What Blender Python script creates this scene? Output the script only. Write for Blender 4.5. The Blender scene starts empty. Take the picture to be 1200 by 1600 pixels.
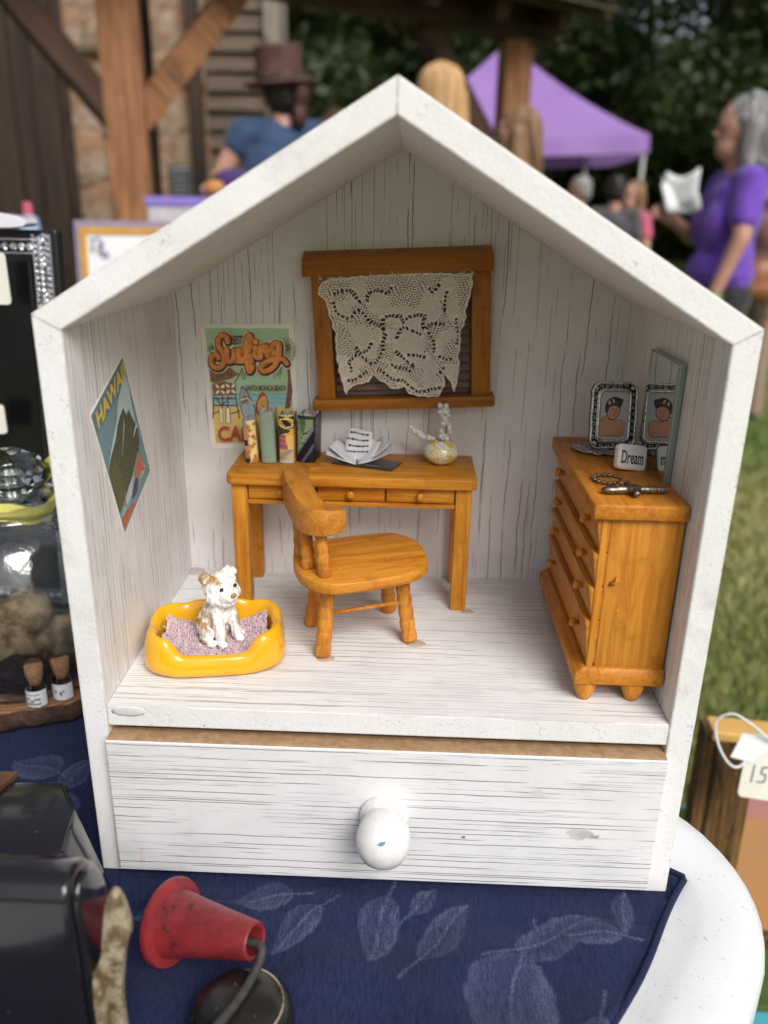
import bpy, bmesh, math, random
import numpy as np
from mathutils import Vector, Matrix, Euler, noise as mnoise

random.seed(7)
RNG = np.random.default_rng(7)
S = bpy.context.scene
COL = S.collection
R_ = math.radians
TS = bpy.data.scenes.new('workshop')      # scratch scene for fusing solids and outlining letters, removed at the end

# ------------------------------------------------------------------ camera
cam_d = bpy.data.cameras.new('camera')
cam = bpy.data.objects.new('camera', cam_d)
COL.objects.link(cam)
right = Vector((0.99918174, 0.03680056, 0.01677982))
up = Vector((-0.02844229, 0.34436265, 0.93840578))
fwd = Vector((-0.02875551, 0.93811517, -0.34512757))
mw = Matrix((right, up, -fwd)).transposed().to_4x4()
mw.translation = Vector((0.00808, -0.33666, 0.33219))
cam.matrix_world = mw
cam_d.sensor_fit = 'HORIZONTAL'
cam_d.sensor_width = 36.0
cam_d.lens = 1265.07 / 1200 * 36.0
cam_d.clip_start = 0.01
cam_d.clip_end = 400
cam_d.dof.use_dof = True
cam_d.dof.focus_distance = 0.43
cam_d.dof.aperture_fstop = 37.95 / 5.0
S.camera = cam

# ------------------------------------------------------------------ world, sun, exposure
SUN_EL, SUN_AZ = R_(44), R_(150)          # azimuth clockwise from +Y: behind the camera, to its right
W = bpy.data.worlds.new('World')
S.world = W
W.use_nodes = True
wn = W.node_tree
sky = wn.nodes.new('ShaderNodeTexSky')
sky.sky_type = 'NISHITA'
sky.sun_disc = False
sky.sun_elevation = SUN_EL
sky.sun_rotation = SUN_AZ
sky.air_density = 1.0
sky.dust_density = 4.0
sky.ozone_density = 1.0
hs = wn.nodes.new('ShaderNodeHueSaturation')
hs.inputs['Saturation'].default_value = 0.5
wn.links.new(sky.outputs[0], hs.inputs['Color'])
wn.links.new(hs.outputs[0], wn.nodes['Background'].inputs['Color'])
wn.nodes['Background'].inputs['Strength'].default_value = 0.115
sun_d = bpy.data.lights.new('sun', 'SUN')
sun_d.energy = 2.7
sun_d.angle = R_(35)
sun_d.color = (1.0, 0.98, 0.965)
sun = bpy.data.objects.new('sun', sun_d)
COL.objects.link(sun)
sdir = Vector((math.sin(SUN_AZ) * math.cos(SUN_EL), math.cos(SUN_AZ) * math.cos(SUN_EL), math.sin(SUN_EL)))
sun.rotation_euler = sdir.to_track_quat('Z', 'Y').to_euler()
sun.location = sdir * 20
S.view_settings.view_transform = 'Standard'
S.view_settings.look = 'None'
S.view_settings.gamma = 1
S.view_settings.exposure = 0.0
S.render.engine = 'CYCLES'
S.cycles.use_denoising = True
S.cycles.use_adaptive_sampling = True
S.cycles.adaptive_threshold = 0.02
S.cycles.max_bounces = 8
S.cycles.diffuse_bounces = 4
S.cycles.glossy_bounces = 4
S.cycles.transmission_bounces = 8
S.cycles.transparent_max_bounces = 12
S.cycles.caustics_reflective = False
S.cycles.caustics_refractive = False

# ------------------------------------------------------------------ helpers: nodes and materials
def srgb(r, g, b):
    f = lambda c: (c / 255) / 12.92 if c / 255 <= 0.04045 else ((c / 255 + 0.055) / 1.055) ** 2.4
    return (f(r), f(g), f(b), 1)

class NT:
    def __init__(s, name):
        s.m = bpy.data.materials.new(name)
        s.m.use_nodes = True
        s.t = s.m.node_tree
        s.b = s.t.nodes['Principled BSDF']
        s.co = s.t.nodes.new('ShaderNodeTexCoord').outputs['Object']
    def n(s, typ, **kw):
        nd = s.t.nodes.new(typ)
        for k, v in kw.items():
            setattr(nd, k, v)
        return nd
    def put(s, sock, v):
        if isinstance(v, bpy.types.NodeSocket):
            s.t.links.new(v, sock)
        else:
            sock.default_value = v
    def map(s, scale, loc=(0, 0, 0), rot=(0, 0, 0), vec=None):
        nd = s.n('ShaderNodeMapping')
        s.put(nd.inputs['Vector'], vec or s.co)
        nd.inputs['Scale'].default_value = scale
        nd.inputs['Location'].default_value = loc
        nd.inputs['Rotation'].default_value = rot
        return nd.outputs[0]
    def noise(s, scale=1, detail=2, rough=.5, vec=None, dist=0):
        nd = s.n('ShaderNodeTexNoise')
        s.put(nd.inputs['Vector'], vec or s.co)
        nd.inputs['Scale'].default_value = scale
        nd.inputs['Detail'].default_value = detail
        nd.inputs['Roughness'].default_value = rough
        nd.inputs['Distortion'].default_value = dist
        return nd.outputs['Fac']
    def math(s, op, a, b=0.0, clamp=False):
        nd = s.n('ShaderNodeMath', operation=op, use_clamp=clamp)
        s.put(nd.inputs[0], a)
        s.put(nd.inputs[1], b)
        return nd.outputs[0]
    def step(s, v, lo, hi, a=0.0, b=1.0):
        nd = s.n('ShaderNodeMapRange', interpolation_type='SMOOTHSTEP')
        s.put(nd.inputs['Value'], v)
        for k, x in zip(('From Min', 'From Max', 'To Min', 'To Max'), (lo, hi, a, b)):
            s.put(nd.inputs[k], x)
        return nd.outputs[0]
    def mix(s, f, a, b, blend='MIX'):
        nd = s.n('ShaderNodeMix', data_type='RGBA', blend_type=blend)
        s.put(nd.inputs['Factor'], f)
        s.put(nd.inputs['A'] if False else nd.inputs[6], a)
        s.put(nd.inputs[7], b)
        return nd.outputs[2]
    def bump(s, h, strength=.3, dist=.001):
        nd = s.n('ShaderNodeBump')
        s.put(nd.inputs['Height'], h)
        nd.inputs['Strength'].default_value = strength
        nd.inputs['Distance'].default_value = dist
        s.put(s.b.inputs['Normal'], nd.outputs[0])
    def edge(s, radius, lo=.02, hi=.2):
        """mask of the arrises, where paint and stain rub off or pool"""
        bv = s.n('ShaderNodeBevel', samples=4)
        bv.inputs['Radius'].default_value = radius
        ge = s.n('ShaderNodeNewGeometry')
        dp = s.n('ShaderNodeVectorMath', operation='DOT_PRODUCT')
        s.t.links.new(bv.outputs[0], dp.inputs[0])
        s.t.links.new(ge.outputs['Normal'], dp.inputs[1])
        return s.step(s.math('SUBTRACT', 1.0, dp.outputs['Value']), lo, hi)
    def attr(s, name):
        nd = s.n('ShaderNodeAttribute', attribute_name=name)
        return nd.outputs['Color']
    def set(s, **kw):
        for k, v in kw.items():
            s.put(s.b.inputs[k.replace('_', ' ')], v)
        return s.m

def plain(name, c, rough=.5, metal=0.0, c2=None, scale=40, stretch=(1, 1, 1), bump=0.0, bscale=None, bdist=.0005, coat=0.0, sheen=0.0):
    t = NT(name)
    c2 = c2 or tuple(x * .8 for x in c[:3]) + (1,)
    v = t.map(tuple(scale * k for k in stretch))
    f = t.noise(1, 4, .6, v)
    t.set(Base_Color=t.mix(t.step(f, .3, .7), c, c2), Roughness=t.step(f, .2, .8, rough * .85, min(1, rough * 1.15)), Metallic=metal)
    if coat:
        t.set(Coat_Weight=coat)
    if sheen:
        t.set(Sheen_Weight=sheen)
    if bump:
        t.bump(t.noise(bscale or scale * 3, 3, .6), bump, bdist)
    return t.m

def white_wood(name, across, along, layers, base=(.77, .768, .765, 1), seed=0.0, grain=.5):
    """white painted board with hair cracks and grain lines: each layer = (lines per m, half width m, dashes per m, coverage 0-1, colour, wander)"""
    t = NT(name)
    sp = t.n('ShaderNodeSeparateXYZ')
    t.put(sp.inputs[0], t.co)
    A, L = sp.outputs['xyz'.index(across)], sp.outputs['xyz'.index(along)]
    dirt = t.noise(28, 5, .65)
    bc = t.mix(t.step(dirt, .35, .8), base, tuple(x * .88 for x in base[:3]) + (1,))
    bc = t.mix(t.step(t.noise(9, 4, .7, t.map((1, 1, 1), (seed, 4, 4))), .6, .8, 0, .16), bc, (.55, .5, .45, 1))
    h = t.math('MULTIPLY', t.noise(380, 4, .6), .5)
    gs_ = [650.0] * 3
    gs_['xyz'.index(along)] = 14.0
    gr = t.noise(1, 3, .6, t.map(tuple(gs_), (seed, 1, 2)))
    bc = t.mix(t.step(gr, .5, .75, 0, .16 * grain), bc, (.45, .42, .40, 1))
    h = t.math('ADD', h, t.math('MULTIPLY', gr, grain))
    for k, (K, hw_, dash, cov, colr, wander) in enumerate(layers):
        cx_ = t.n('ShaderNodeCombineXYZ')
        t.put(cx_.inputs[0], t.math('MULTIPLY', A, 22.0))
        t.put(cx_.inputs[1], t.math('MULTIPLY', L, 26.0))
        cx_.inputs[2].default_value = seed + k * 3.7
        wr_ = t.noise(1, 3, .6, cx_.outputs[0])
        W_ = t.math('ADD', t.math('MULTIPLY', A, K), t.math('ADD', t.math('MULTIPLY', wr_, wander), 40 + seed * 3 + k * 11))
        vo = t.n('ShaderNodeTexVoronoi', voronoi_dimensions='1D')
        t.put(vo.inputs['W'], W_)
        vo.inputs['Scale'].default_value = 1.0
        c2_ = t.n('ShaderNodeCombineXYZ')
        t.put(c2_.inputs[0], t.math('MULTIPLY', vo.outputs['W'], 17.3))
        t.put(c2_.inputs[1], t.math('MULTIPLY', L, dash))
        c2_.inputs[2].default_value = seed
        mk = t.noise(1, 3, .62, c2_.outputs[0])
        c3_ = t.n('ShaderNodeCombineXYZ')
        t.put(c3_.inputs[0], t.math('MULTIPLY', A, 24.0))
        t.put(c3_.inputs[1], t.math('MULTIPLY', L, 9.0))
        c3_.inputs[2].default_value = seed + 9 + k
        zone = t.noise(1, 2, .5, c3_.outputs[0])
        thr = .5 - (cov - .5) * .35
        tap = t.step(t.math('ADD', mk, t.math('MULTIPLY', t.math('SUBTRACT', zone, .5), .55)), thr, thr + .10)
        wd = t.math('MULTIPLY', tap, hw_ * K)
        ln_ = t.step(vo.outputs['Distance'], t.math('MULTIPLY', wd, .45), t.math('ADD', wd, .0005), 1, 0)
        ln_ = t.math('MULTIPLY', ln_, t.step(tap, .05, .3))
        bc = t.mix(t.math('MULTIPLY', ln_, .92), bc, colr)
        h = t.math('SUBTRACT', h, ln_)
    t.set(Base_Color=bc, Roughness=.62)
    t.bump(h, .35, .0005)
    return t.m

def pine(name, along='x', c1=(.54, .215, .022, 1), c2=(.38, .115, .009, 1), c3=(.64, .30, .042, 1), seed=0.0, rough=.42, scale=1.0, edge=.0011):
    t = NT(name)
    c1, c2, c3 = [(c[0] * .97, c[1] * .90, c[2] * .7, 1) for c in (c1, c2, c3)]
    ax = 'xyz'.index(along)
    def sc(kk, q):
        v = [kk * scale] * 3
        v[ax] = kk * q * scale
        return tuple(v)
    g = t.noise(1, 4, .6, t.map(sc(520, .05), (seed, 2, 3)), .6)
    g2 = t.noise(1, 3, .6, t.map(sc(150, .12), (seed + 4, 1, 2)), .8)
    bl = t.noise(70 * scale, 4, .65, t.map((1, 1, 1), (seed, seed, 0)))
    bc = t.mix(t.step(g, .33, .66), tuple(x * .93 for x in c1[:3]) + (1,), tuple(x * 1.02 for x in c3[:3]) + (1,))
    bc = t.mix(t.step(g2, .50, .72, 0, .7), bc, c2)
    bc = t.mix(t.step(bl, .52, .76, 0, .6), bc, tuple(x * .8 for x in c2[:3]) + (1,))
    sp = t.step(t.noise(900 * scale, 2, .5), .68, .74, 0, .35)
    bc = t.mix(sp, bc, (.16, .045, .008, 1))
    bc = t.mix(t.step(t.noise(480 * scale, 3, .6, t.map((1, 1, 1), (7, seed, 3))), .69, .73, 0, .55), bc, (.78, .52, .22, 1))
    if edge:
        em = t.math('MULTIPLY', t.edge(edge), t.step(t.noise(140 * scale, 4, .7, t.map((1, 1, 1), (2, seed, 9))), .38, .62, .1, .8))
        bc = t.mix(em, bc, (.20, .052, .007, 1))
    t.set(Base_Color=bc, Roughness=t.step(bl, .2, .8, rough * .8, rough * 1.3), Specular_IOR_Level=.26)
    t.bump(t.math('ADD', g, t.math('MULTIPLY', bl, .6)), .3, .0004)
    return t.m

# ------------------------------------------------------------------ helpers: objects
def link(o, parent=None):
    COL.objects.link(o)
    if parent:
        o.parent = parent
    return o

def tag(o, label=None, cat=None, group=None, kind=None):
    for k, v in (('label', label), ('category', cat), ('group', group), ('kind', kind)):
        if v:
            o[k] = v
    return o

def thing(name, label, cat, loc=(0, 0, 0), rot=(0, 0, 0), group=None):
    o = bpy.data.objects.new(name, None)
    o.empty_display_size = .02
    link(o)
    o.location = loc
    o.rotation_euler = rot
    return tag(o, label, cat, group)

def obj(name, me, m=None, parent=None, smooth=None):
    if isinstance(me, bmesh.types.BMesh):
        bm = me
        me = bpy.data.meshes.new(name)
        bm.to_mesh(me)
        bm.free()
    if m and not me.materials:
        me.materials.append(m)
    if smooth is not None:
        if smooth is True:
            me.polygons.foreach_set('use_smooth', [True] * len(me.polygons))
        else:
            me.polygons.foreach_set('use_smooth', [True] * len(me.polygons))
            try:
                me.set_sharp_from_angle(angle=R_(smooth))
            except Exception:
                pass
    return link(bpy.data.objects.new(name, me), parent)

def copy_thing(o, parent=None):
    c = o.copy()
    link(c, parent)
    for ch in list(o.children):
        copy_thing(ch, c)
    return c

def bm_new(vs, fs):
    bm = bmesh.new()
    V = [bm.verts.new(v) for v in vs]
    for f in fs:
        try:
            bm.faces.new([V[i] for i in f])
        except ValueError:
            pass
    bmesh.ops.recalc_face_normals(bm, faces=bm.faces)
    return bm

def bev(bm, w, seg=2, ang=30):
    if w > 0:
        es = [e for e in bm.edges if len(e.link_faces) == 2 and e.calc_face_angle(0) > R_(ang)]
        bmesh.ops.bevel(bm, geom=es, offset=w, segments=seg, profile=.5, affect='EDGES', clamp_overlap=True)
    return bm

def box(x0, x1, y0, y1, z0, z1, b=0, seg=2):
    vs = [(x, y, z) for x in (x0, x1) for y in (y0, y1) for z in (z0, z1)]
    bm = bm_new(vs, [(0, 1, 3, 2), (4, 6, 7, 5), (0, 4, 5, 1), (2, 3, 7, 6), (0, 2, 6, 4), (1, 5, 7, 3)])
    return bev(bm, b, seg)

def prism(poly, a0, a1, axis='z', b=0, seg=2):
    """polygon extruded along an axis; poly is in the other two axes, in x,y,z order"""
    n = len(poly)
    def P(p, a):
        return {'z': (p[0], p[1], a), 'y': (p[0], a, p[1]), 'x': (a, p[0], p[1])}[axis]
    vs = [P(p, a0) for p in poly] + [P(p, a1) for p in poly]
    fs = [tuple(range(n)), tuple(range(n, 2 * n))] + [(i, (i + 1) % n, n + (i + 1) % n, n + i) for i in range(n)]
    return bev(bm_new(vs, fs), b, seg)

def axis_frame(d):
    d = Vector(d).normalized()
    a = Vector((0, 0, 1)) if abs(d.z) < .9 else Vector((1, 0, 0))
    x = a.cross(d).normalized()
    return x, d.cross(x), d

def lathe(prof, seg=24, origin=(0, 0, 0), d=(0, 0, 1), cap=True, bm=None):
    """prof: list of (radius, height) along direction d"""
    bm = bm or bmesh.new()
    x, y, z = axis_frame(d)
    o = Vector(origin)
    rings = []
    for r, h in prof:
        if r < 1e-7:
            rings.append([bm.verts.new(o + z * h)])
        else:
            rings.append([bm.verts.new(o + z * h + (x * math.cos(2 * math.pi * i / seg) + y * math.sin(2 * math.pi * i / seg)) * r) for i in range(seg)])
    for A, B in zip(rings, rings[1:]):
        for i in range(seg):
            j = (i + 1) % seg
            q = [A[i % len(A)], A[j % len(A)], B[j % len(B)], B[i % len(B)]]
            q = list(dict.fromkeys(q))
            if len(q) > 2:
                bm.faces.new(q)
    if cap:
        for r in (rings[0], rings[-1]):
            if len(r) > 2:
                bm.faces.new(r)
    bmesh.ops.recalc_face_normals(bm, faces=bm.faces)
    return bm

def tube(pts, rad, seg=8, bm=None, cap=True):
    fresh = bm is None
    bm = bmesh.new() if fresh else bm
    nf = []
    pts = [Vector(p) for p in pts]
    n = len(pts)
    rr = rad if isinstance(rad, (list, tuple)) else [rad] * n
    px = None
    rings = []
    for i, p in enumerate(pts):
        d = (pts[min(i + 1, n - 1)] - pts[max(i - 1, 0)]).normalized()
        if px is None:
            x, y, _ = axis_frame(d)
        else:
            x = (px - d * px.dot(d)).normalized()
            y = d.cross(x)
        px = x
        rings.append([bm.verts.new(p + (x * math.cos(2 * math.pi * k / seg) + y * math.sin(2 * math.pi * k / seg)) * rr[i]) for k in range(seg)])
    for A, B in zip(rings, rings[1:]):
        for i in range(seg):
            j = (i + 1) % seg
            nf.append(bm.faces.new((A[i], A[j], B[j], B[i])))
    if cap:
        nf.append(bm.faces.new(rings[0]))
        nf.append(bm.faces.new(rings[-1]))
    if fresh:
        bmesh.ops.recalc_face_normals(bm, faces=nf)
    return bm

def spline(pts, n=6):
    """Catmull-Rom through points of any dimension"""
    P = [np.array(p, float) for p in pts]
    P = [2 * P[0] - P[1]] + P + [2 * P[-1] - P[-2]]
    out = []
    for i in range(1, len(P) - 2):
        for k in range(n):
            t = k / n
            out.append(.5 * ((2 * P[i]) + (P[i + 1] - P[i - 1]) * t + (2 * P[i - 1] - 5 * P[i] + 4 * P[i + 1] - P[i + 2]) * t * t + (3 * P[i] - P[i - 1] - 3 * P[i + 1] + P[i + 2]) * t ** 3))
    out.append(P[-2])
    return [tuple(float(c) for c in p) for p in out]

def smooth_loop(poly, it=2):
    for _ in range(it):
        q = []
        for a, b in zip(poly, poly[1:] + poly[:1]):
            q += [tuple(.75 * x + .25 * y for x, y in zip(a, b)), tuple(.25 * x + .75 * y for x, y in zip(a, b))]
        poly = q
    return poly

def ellipsoid(bm, c, r, rot=(0, 0, 0), sub=2):
    m = Matrix.Translation(c) @ Euler(rot).to_matrix().to_4x4() @ Matrix.Diagonal((*r, 1))
    bmesh.ops.create_icosphere(bm, subdivisions=sub, radius=1, matrix=m)
    return bm

def capsule(bm, a, ra, b, rb):
    a, b = Vector(a), Vector(b)
    t = bmesh.new()
    bmesh.ops.create_icosphere(t, subdivisions=2, radius=1)
    base = [v.co.copy() for v in t.verts]
    t.free()
    vs = [bm.verts.new(a + c * ra) for c in base] + [bm.verts.new(b + c * rb) for c in base]
    bmesh.ops.convex_hull(bm, input=vs)
    for v in vs:
        if v.is_valid and not v.link_faces:
            bm.verts.remove(v)

def fuse(bm, voxel, smooth=4, fac=.5):
    """union of closed overlapping solids as one continuous skin"""
    me = bpy.data.meshes.new('fuse')
    bm.to_mesh(me)
    bm.free()
    o = bpy.data.objects.new('fuse', me)
    TS.collection.objects.link(o)
    md = o.modifiers.new('r', 'REMESH')
    md.mode = 'VOXEL'
    md.voxel_size = voxel
    if smooth:
        sm = o.modifiers.new('s', 'SMOOTH')
        sm.factor = fac
        sm.iterations = smooth
    dg = TS.view_layers[0].depsgraph
    dg.update()
    out = bpy.data.meshes.new_from_object(o.evaluated_get(dg))
    bpy.data.objects.remove(o)
    bpy.data.meshes.remove(me)
    out.materials.clear()
    return out

def push(me, fn):
    """move every vertex along its normal by fn(position)"""
    n = len(me.vertices)
    co, no = np.empty(n * 3, np.float32), np.empty(n * 3, np.float32)
    me.vertices.foreach_get('co', co)
    me.vertices.foreach_get('normal', no)
    co, no = co.reshape(-1, 3), no.reshape(-1, 3)
    d = np.array([fn(Vector(p)) for p in co.tolist()], np.float32)
    me.vertices.foreach_set('co', (co + no * d[:, None]).ravel())
    me.update()

def pyd(name, vs, fs, m=None, parent=None, smooth=None):
    me = bpy.data.meshes.new(name)
    me.from_pydata(vs, [], fs)
    me.update()
    return obj(name, me, m, parent, smooth)

# ------------------------------------------------------------------ flat print: coloured shapes in layers a few hundredths of a mm apart
t_ = NT('printed_paper')
fib = t_.noise(900, 3, .6)
t_.set(Base_Color=t_.mix(t_.step(fib, .35, .7, 0, .14), t_.attr('ink'), (.75, .7, .6, 1)), Roughness=.55)
M_PRINT = t_.m

def text_tris(s, size=1.0, bold=0.0, align='LEFT'):
    cu = bpy.data.curves.new('t', 'FONT')
    cu.body = s
    cu.size = size
    cu.offset = bold
    cu.align_x = align
    cu.fill_mode = 'FRONT'
    o = bpy.data.objects.new('t', cu)
    TS.collection.objects.link(o)
    dg = TS.view_layers[0].depsgraph
    dg.update()
    me = bpy.data.meshes.new_from_object(o.evaluated_get(dg))
    vs = [(v.co.x, v.co.y) for v in me.vertices]
    fs = [tuple(p.vertices) for p in me.polygons]
    bpy.data.objects.remove(o)
    bpy.data.meshes.remove(me)
    return vs, fs

class Print:
    def __init__(s, step=2.5e-5):
        s.v, s.f, s.c, s.step = [], [], [], step
    def raw(s, vs, fs, col, lay):
        k = len(s.v)
        s.v += [(x, y, lay * s.step) for x, y in vs]
        for f in fs:
            s.f.append(tuple(i + k for i in f))
            s.c.append(col)
    def poly(s, pts, col, lay):
        from mathutils.geometry import tessellate_polygon
        tr = tessellate_polygon([[Vector((x, y, 0)) for x, y in pts]])
        s.raw(pts, tr, col, lay)
    def rect(s, x0, y0, x1, y1, col, lay):
        s.raw([(x0, y0), (x1, y0), (x1, y1), (x0, y1)], [(0, 1, 2, 3)], col, lay)
    def disc(s, cx, cy, rx, ry, col, lay, rot=0, n=20):
        c, si = math.cos(rot), math.sin(rot)
        pts = [(cx + rx * math.cos(a) * c - ry * math.sin(a) * si, cy + rx * math.cos(a) * si + ry * math.sin(a) * c) for a in (2 * math.pi * i / n for i in range(n))]
        s.raw(pts, [tuple(range(n))], col, lay)
    def line(s, pts, w, col, lay, smooth=5):
        if smooth:
            pts = spline(pts, smooth)
        for (x0, y0), (x1, y1) in zip(pts, pts[1:]):
            d = math.hypot(x1 - x0, y1 - y0)
            if d < 1e-9:
                continue
            nx, ny = -(y1 - y0) / d * w / 2, (x1 - x0) / d * w / 2
            s.raw([(x0 + nx, y0 + ny), (x0 - nx, y0 - ny), (x1 - nx, y1 - ny), (x1 + nx, y1 + ny)], [(0, 1, 2, 3)], col, lay)
            lay += 1e-3
        for x, y in pts:
            s.disc(x, y, w / 2, w / 2, col, lay + .01, n=10)
            lay += 1e-3
    def text(s, string, M2, col, lay, bold=0.0):
        """M2 maps font coordinates (cap height about 0.7) to the print"""
        vs, fs = text_tris(string, 1.0, bold)
        s.raw([M2(x, y) for x, y in vs], fs, col, lay)
    def build(s, name, parent, mat4=None, material=None):
        me = bpy.data.meshes.new(name)
        me.from_pydata(s.v, [], s.f)
        a = me.color_attributes.new('ink', 'FLOAT_COLOR', 'CORNER')
        buf = []
        for p, c in zip(me.polygons, s.c):
            buf += list(c) * p.loop_total
        a.data.foreach_set('color', buf)
        me.update()
        o = obj(name, me, material or M_PRINT, parent)
        if mat4 is not None:
            o.matrix_local = mat4
        return o

def text_fit(string, x0, x1, y0, y1, bold=0.0):
    """triangles of a word stretched to a box"""
    vs, fs = text_tris(string, 1.0, bold)
    a = np.array(vs)
    lo, hi = a.min(0), a.max(0)
    a = (a - lo) / (hi - lo)
    return [(x0 + (x1 - x0) * x, y0 + (y1 - y0) * y) for x, y in a], fs
# ================================================================== setting: lawn
GZ = -0.80
t_ = NT('mown_grass')
n1 = t_.noise(1.3, 5, .6)
n2 = t_.noise(9, 5, .7)
n3 = t_.noise(160, 4, .7)
gc = t_.mix(t_.step(n2, .35, .65), (.12, .175, .030, 1), (.19, .225, .055, 1))
gc = t_.mix(t_.step(n1, .45, .7, 0, .75), gc, (.29, .27, .10, 1))
gc = t_.mix(t_.step(n3, .5, .75, 0, .5), gc, (.05, .08, .014, 1))
t_.set(Base_Color=gc, Roughness=.85)
t_.bump(n3, .8, .02)
M_GRASS = t_.m
gs = 180
xs = np.linspace(-gs, gs, 41)
vs = [(float(x), float(y), GZ) for y in np.linspace(-60, 300, 41) for x in xs]
fs = [(r * 41 + c, r * 41 + c + 1, (r + 1) * 41 + c + 1, (r + 1) * 41 + c) for r in range(40) for c in range(40)]
tag(pyd('lawn', vs, fs, M_GRASS), 'mown green lawn with dry straw patches', 'lawn', kind='structure')

t_ = NT('grass_blade')
hv = t_.attr('ink')
t_.set(Base_Color=hv, Roughness=.6)
M_BLADE = t_.m
NB = 110000
u = RNG.random(NB)
by = .55 + 8.5 * u ** 1.9
sd_ = RNG.random(NB)
bx = np.where(sd_ < .62, .2 + by * (.10 + .54 * RNG.random(NB)), (RNG.random(NB) * 2 - 1) * (1.2 + by * .5))
ang = RNG.random(NB) * 6.283
hgt = .02 + .03 * RNG.random(NB)
wid = .0022 + .0022 * RNG.random(NB) + by * .0004
lean = (RNG.random((NB, 2)) - .5) * .05
vv = np.zeros((NB, 3, 3))
vv[:, 0] = np.stack([bx - np.cos(ang) * wid, by - np.sin(ang) * wid, np.full(NB, GZ)], 1)
vv[:, 1] = np.stack([bx + np.cos(ang) * wid, by + np.sin(ang) * wid, np.full(NB, GZ)], 1)
vv[:, 2] = np.stack([bx + lean[:, 0], by + lean[:, 1], GZ + hgt], 1)
me = bpy.data.meshes.new('grass_blades')
me.from_pydata(vv.reshape(-1, 3).tolist(), [], np.arange(NB * 3).reshape(-1, 3).tolist())
dry = np.clip(.5 + .9 * np.sin(bx * 2.1 + 1.3) * np.sin(by * 1.7 + .4) + (RNG.random(NB) - .5) * 1.2, 0, 1)[:, None]
cc = np.array([[.14, .225, .035]]) * (1 - dry) + np.array([[.40, .375, .145]]) * dry
cc = cc * (.6 + .8 * RNG.random((NB, 1)))
ca = me.color_attributes.new('ink', 'FLOAT_COLOR', 'CORNER')
ca.data.foreach_set('color', np.repeat(np.concatenate([cc, np.ones((NB, 1))], 1), 3, 0).astype(np.float32).ravel())
tag(obj('grass', me, M_BLADE), 'short grass blades of the lawn', 'grass', kind='stuff')

# ================================================================== setting: trees
def leaf_mat(name, a, b):
    t = NT(name)
    t.set(Base_Color=t.mix(t.step(t.noise(.9, 4, .7), .35, .65), a, b), Roughness=.55, Subsurface_Weight=0.0)
    tr = t.n('ShaderNodeBsdfTranslucent')
    tr.inputs['Color'].default_value = (b[0] * 1.3, b[1] * 1.4, b[2], 1)
    mx = t.n('ShaderNodeMixShader')
    mx.inputs[0].default_value = .28
    t.t.links.new(t.b.outputs[0], mx.inputs[1])
    t.t.links.new(tr.outputs[0], mx.inputs[2])
    t.t.links.new(mx.outputs[0], t.t.nodes['Material Output'].inputs['Surface'])
    return t.m
M_LEAF = leaf_mat('dark_leaves', (.026, .044, .012, 1), (.055, .076, .020, 1))
M_LEAF2 = leaf_mat('mid_leaves', (.03, .048, .012, 1), (.062, .082, .022, 1))
M_BARK = plain('bark', (.05, .035, .025, 1), .9, c2=(.02, .014, .01, 1), scale=6, stretch=(1, 1, .2), bump=.8, bscale=25, bdist=.03)

def leaf_cloud(centres, radii, n, size):
    """leaf-sized faces gathered in clumps, with gaps between the clumps"""
    k = RNG.integers(0, len(centres), n)
    d = RNG.normal(size=(n, 3))
    d /= np.linalg.norm(d, axis=1)[:, None]
    rr = RNG.random(n) ** .45
    P = np.array(centres)[k] + d * rr[:, None] * np.array(radii)[k][:, None] * np.array([1, 1, .7])
    a = RNG.normal(size=(n, 3))
    a /= np.linalg.norm(a, axis=1)[:, None]
    b = np.cross(a, RNG.normal(size=(n, 3)))
    b /= np.linalg.norm(b, axis=1)[:, None]
    s = size * (.6 + .8 * RNG.random(n))[:, None]
    q = np.stack([P - a * s, P - b * s * .5, P + a * s, P + b * s * .5], 1)
    return q.reshape(-1, 3).tolist(), np.arange(n * 4).reshape(-1, 4).tolist()

def tree(label, x, y, h, cr, m, nleaf, size, low=.22, seed=1):
    rnd = random.Random(seed)
    root = thing('tree', label, 'tree', (x, y, GZ), group='trees behind the fair')
    bm = tube([(0, 0, -.1), (.08, .05, h * .2), (.0, .12, h * .4), (.1, 0, h * .65)], [.34, .25, .2, .09], 9)
    cs, rs = [], []
    for i in range(26):
        a = rnd.random() * 6.283
        zz = h * (low + (1 - low) * rnd.random() ** .9)
        f = math.sqrt(max(.08, 1 - ((zz / h - .55) / .5) ** 2))
        r = cr * f * (.35 + .65 * rnd.random())
        c = (math.cos(a) * r, math.sin(a) * r, zz)
        cs.append(c)
        rs.append(cr * (.24 + .2 * rnd.random()))
        if i < 12:
            z0 = min(h * .6, max(h * .18, zz - r * .6))
            tube([(0, .05, z0), (c[0] * .5, c[1] * .5, (z0 + zz) / 2), c], [.09, .05, .015], 6, bm)
    obj('trunk', bm, M_BARK, root, True)
    vs, fs = leaf_cloud(cs, rs, int(nleaf * 2.3), size * .62)
    pyd('crown', vs, fs, m, root)
    return root

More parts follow.
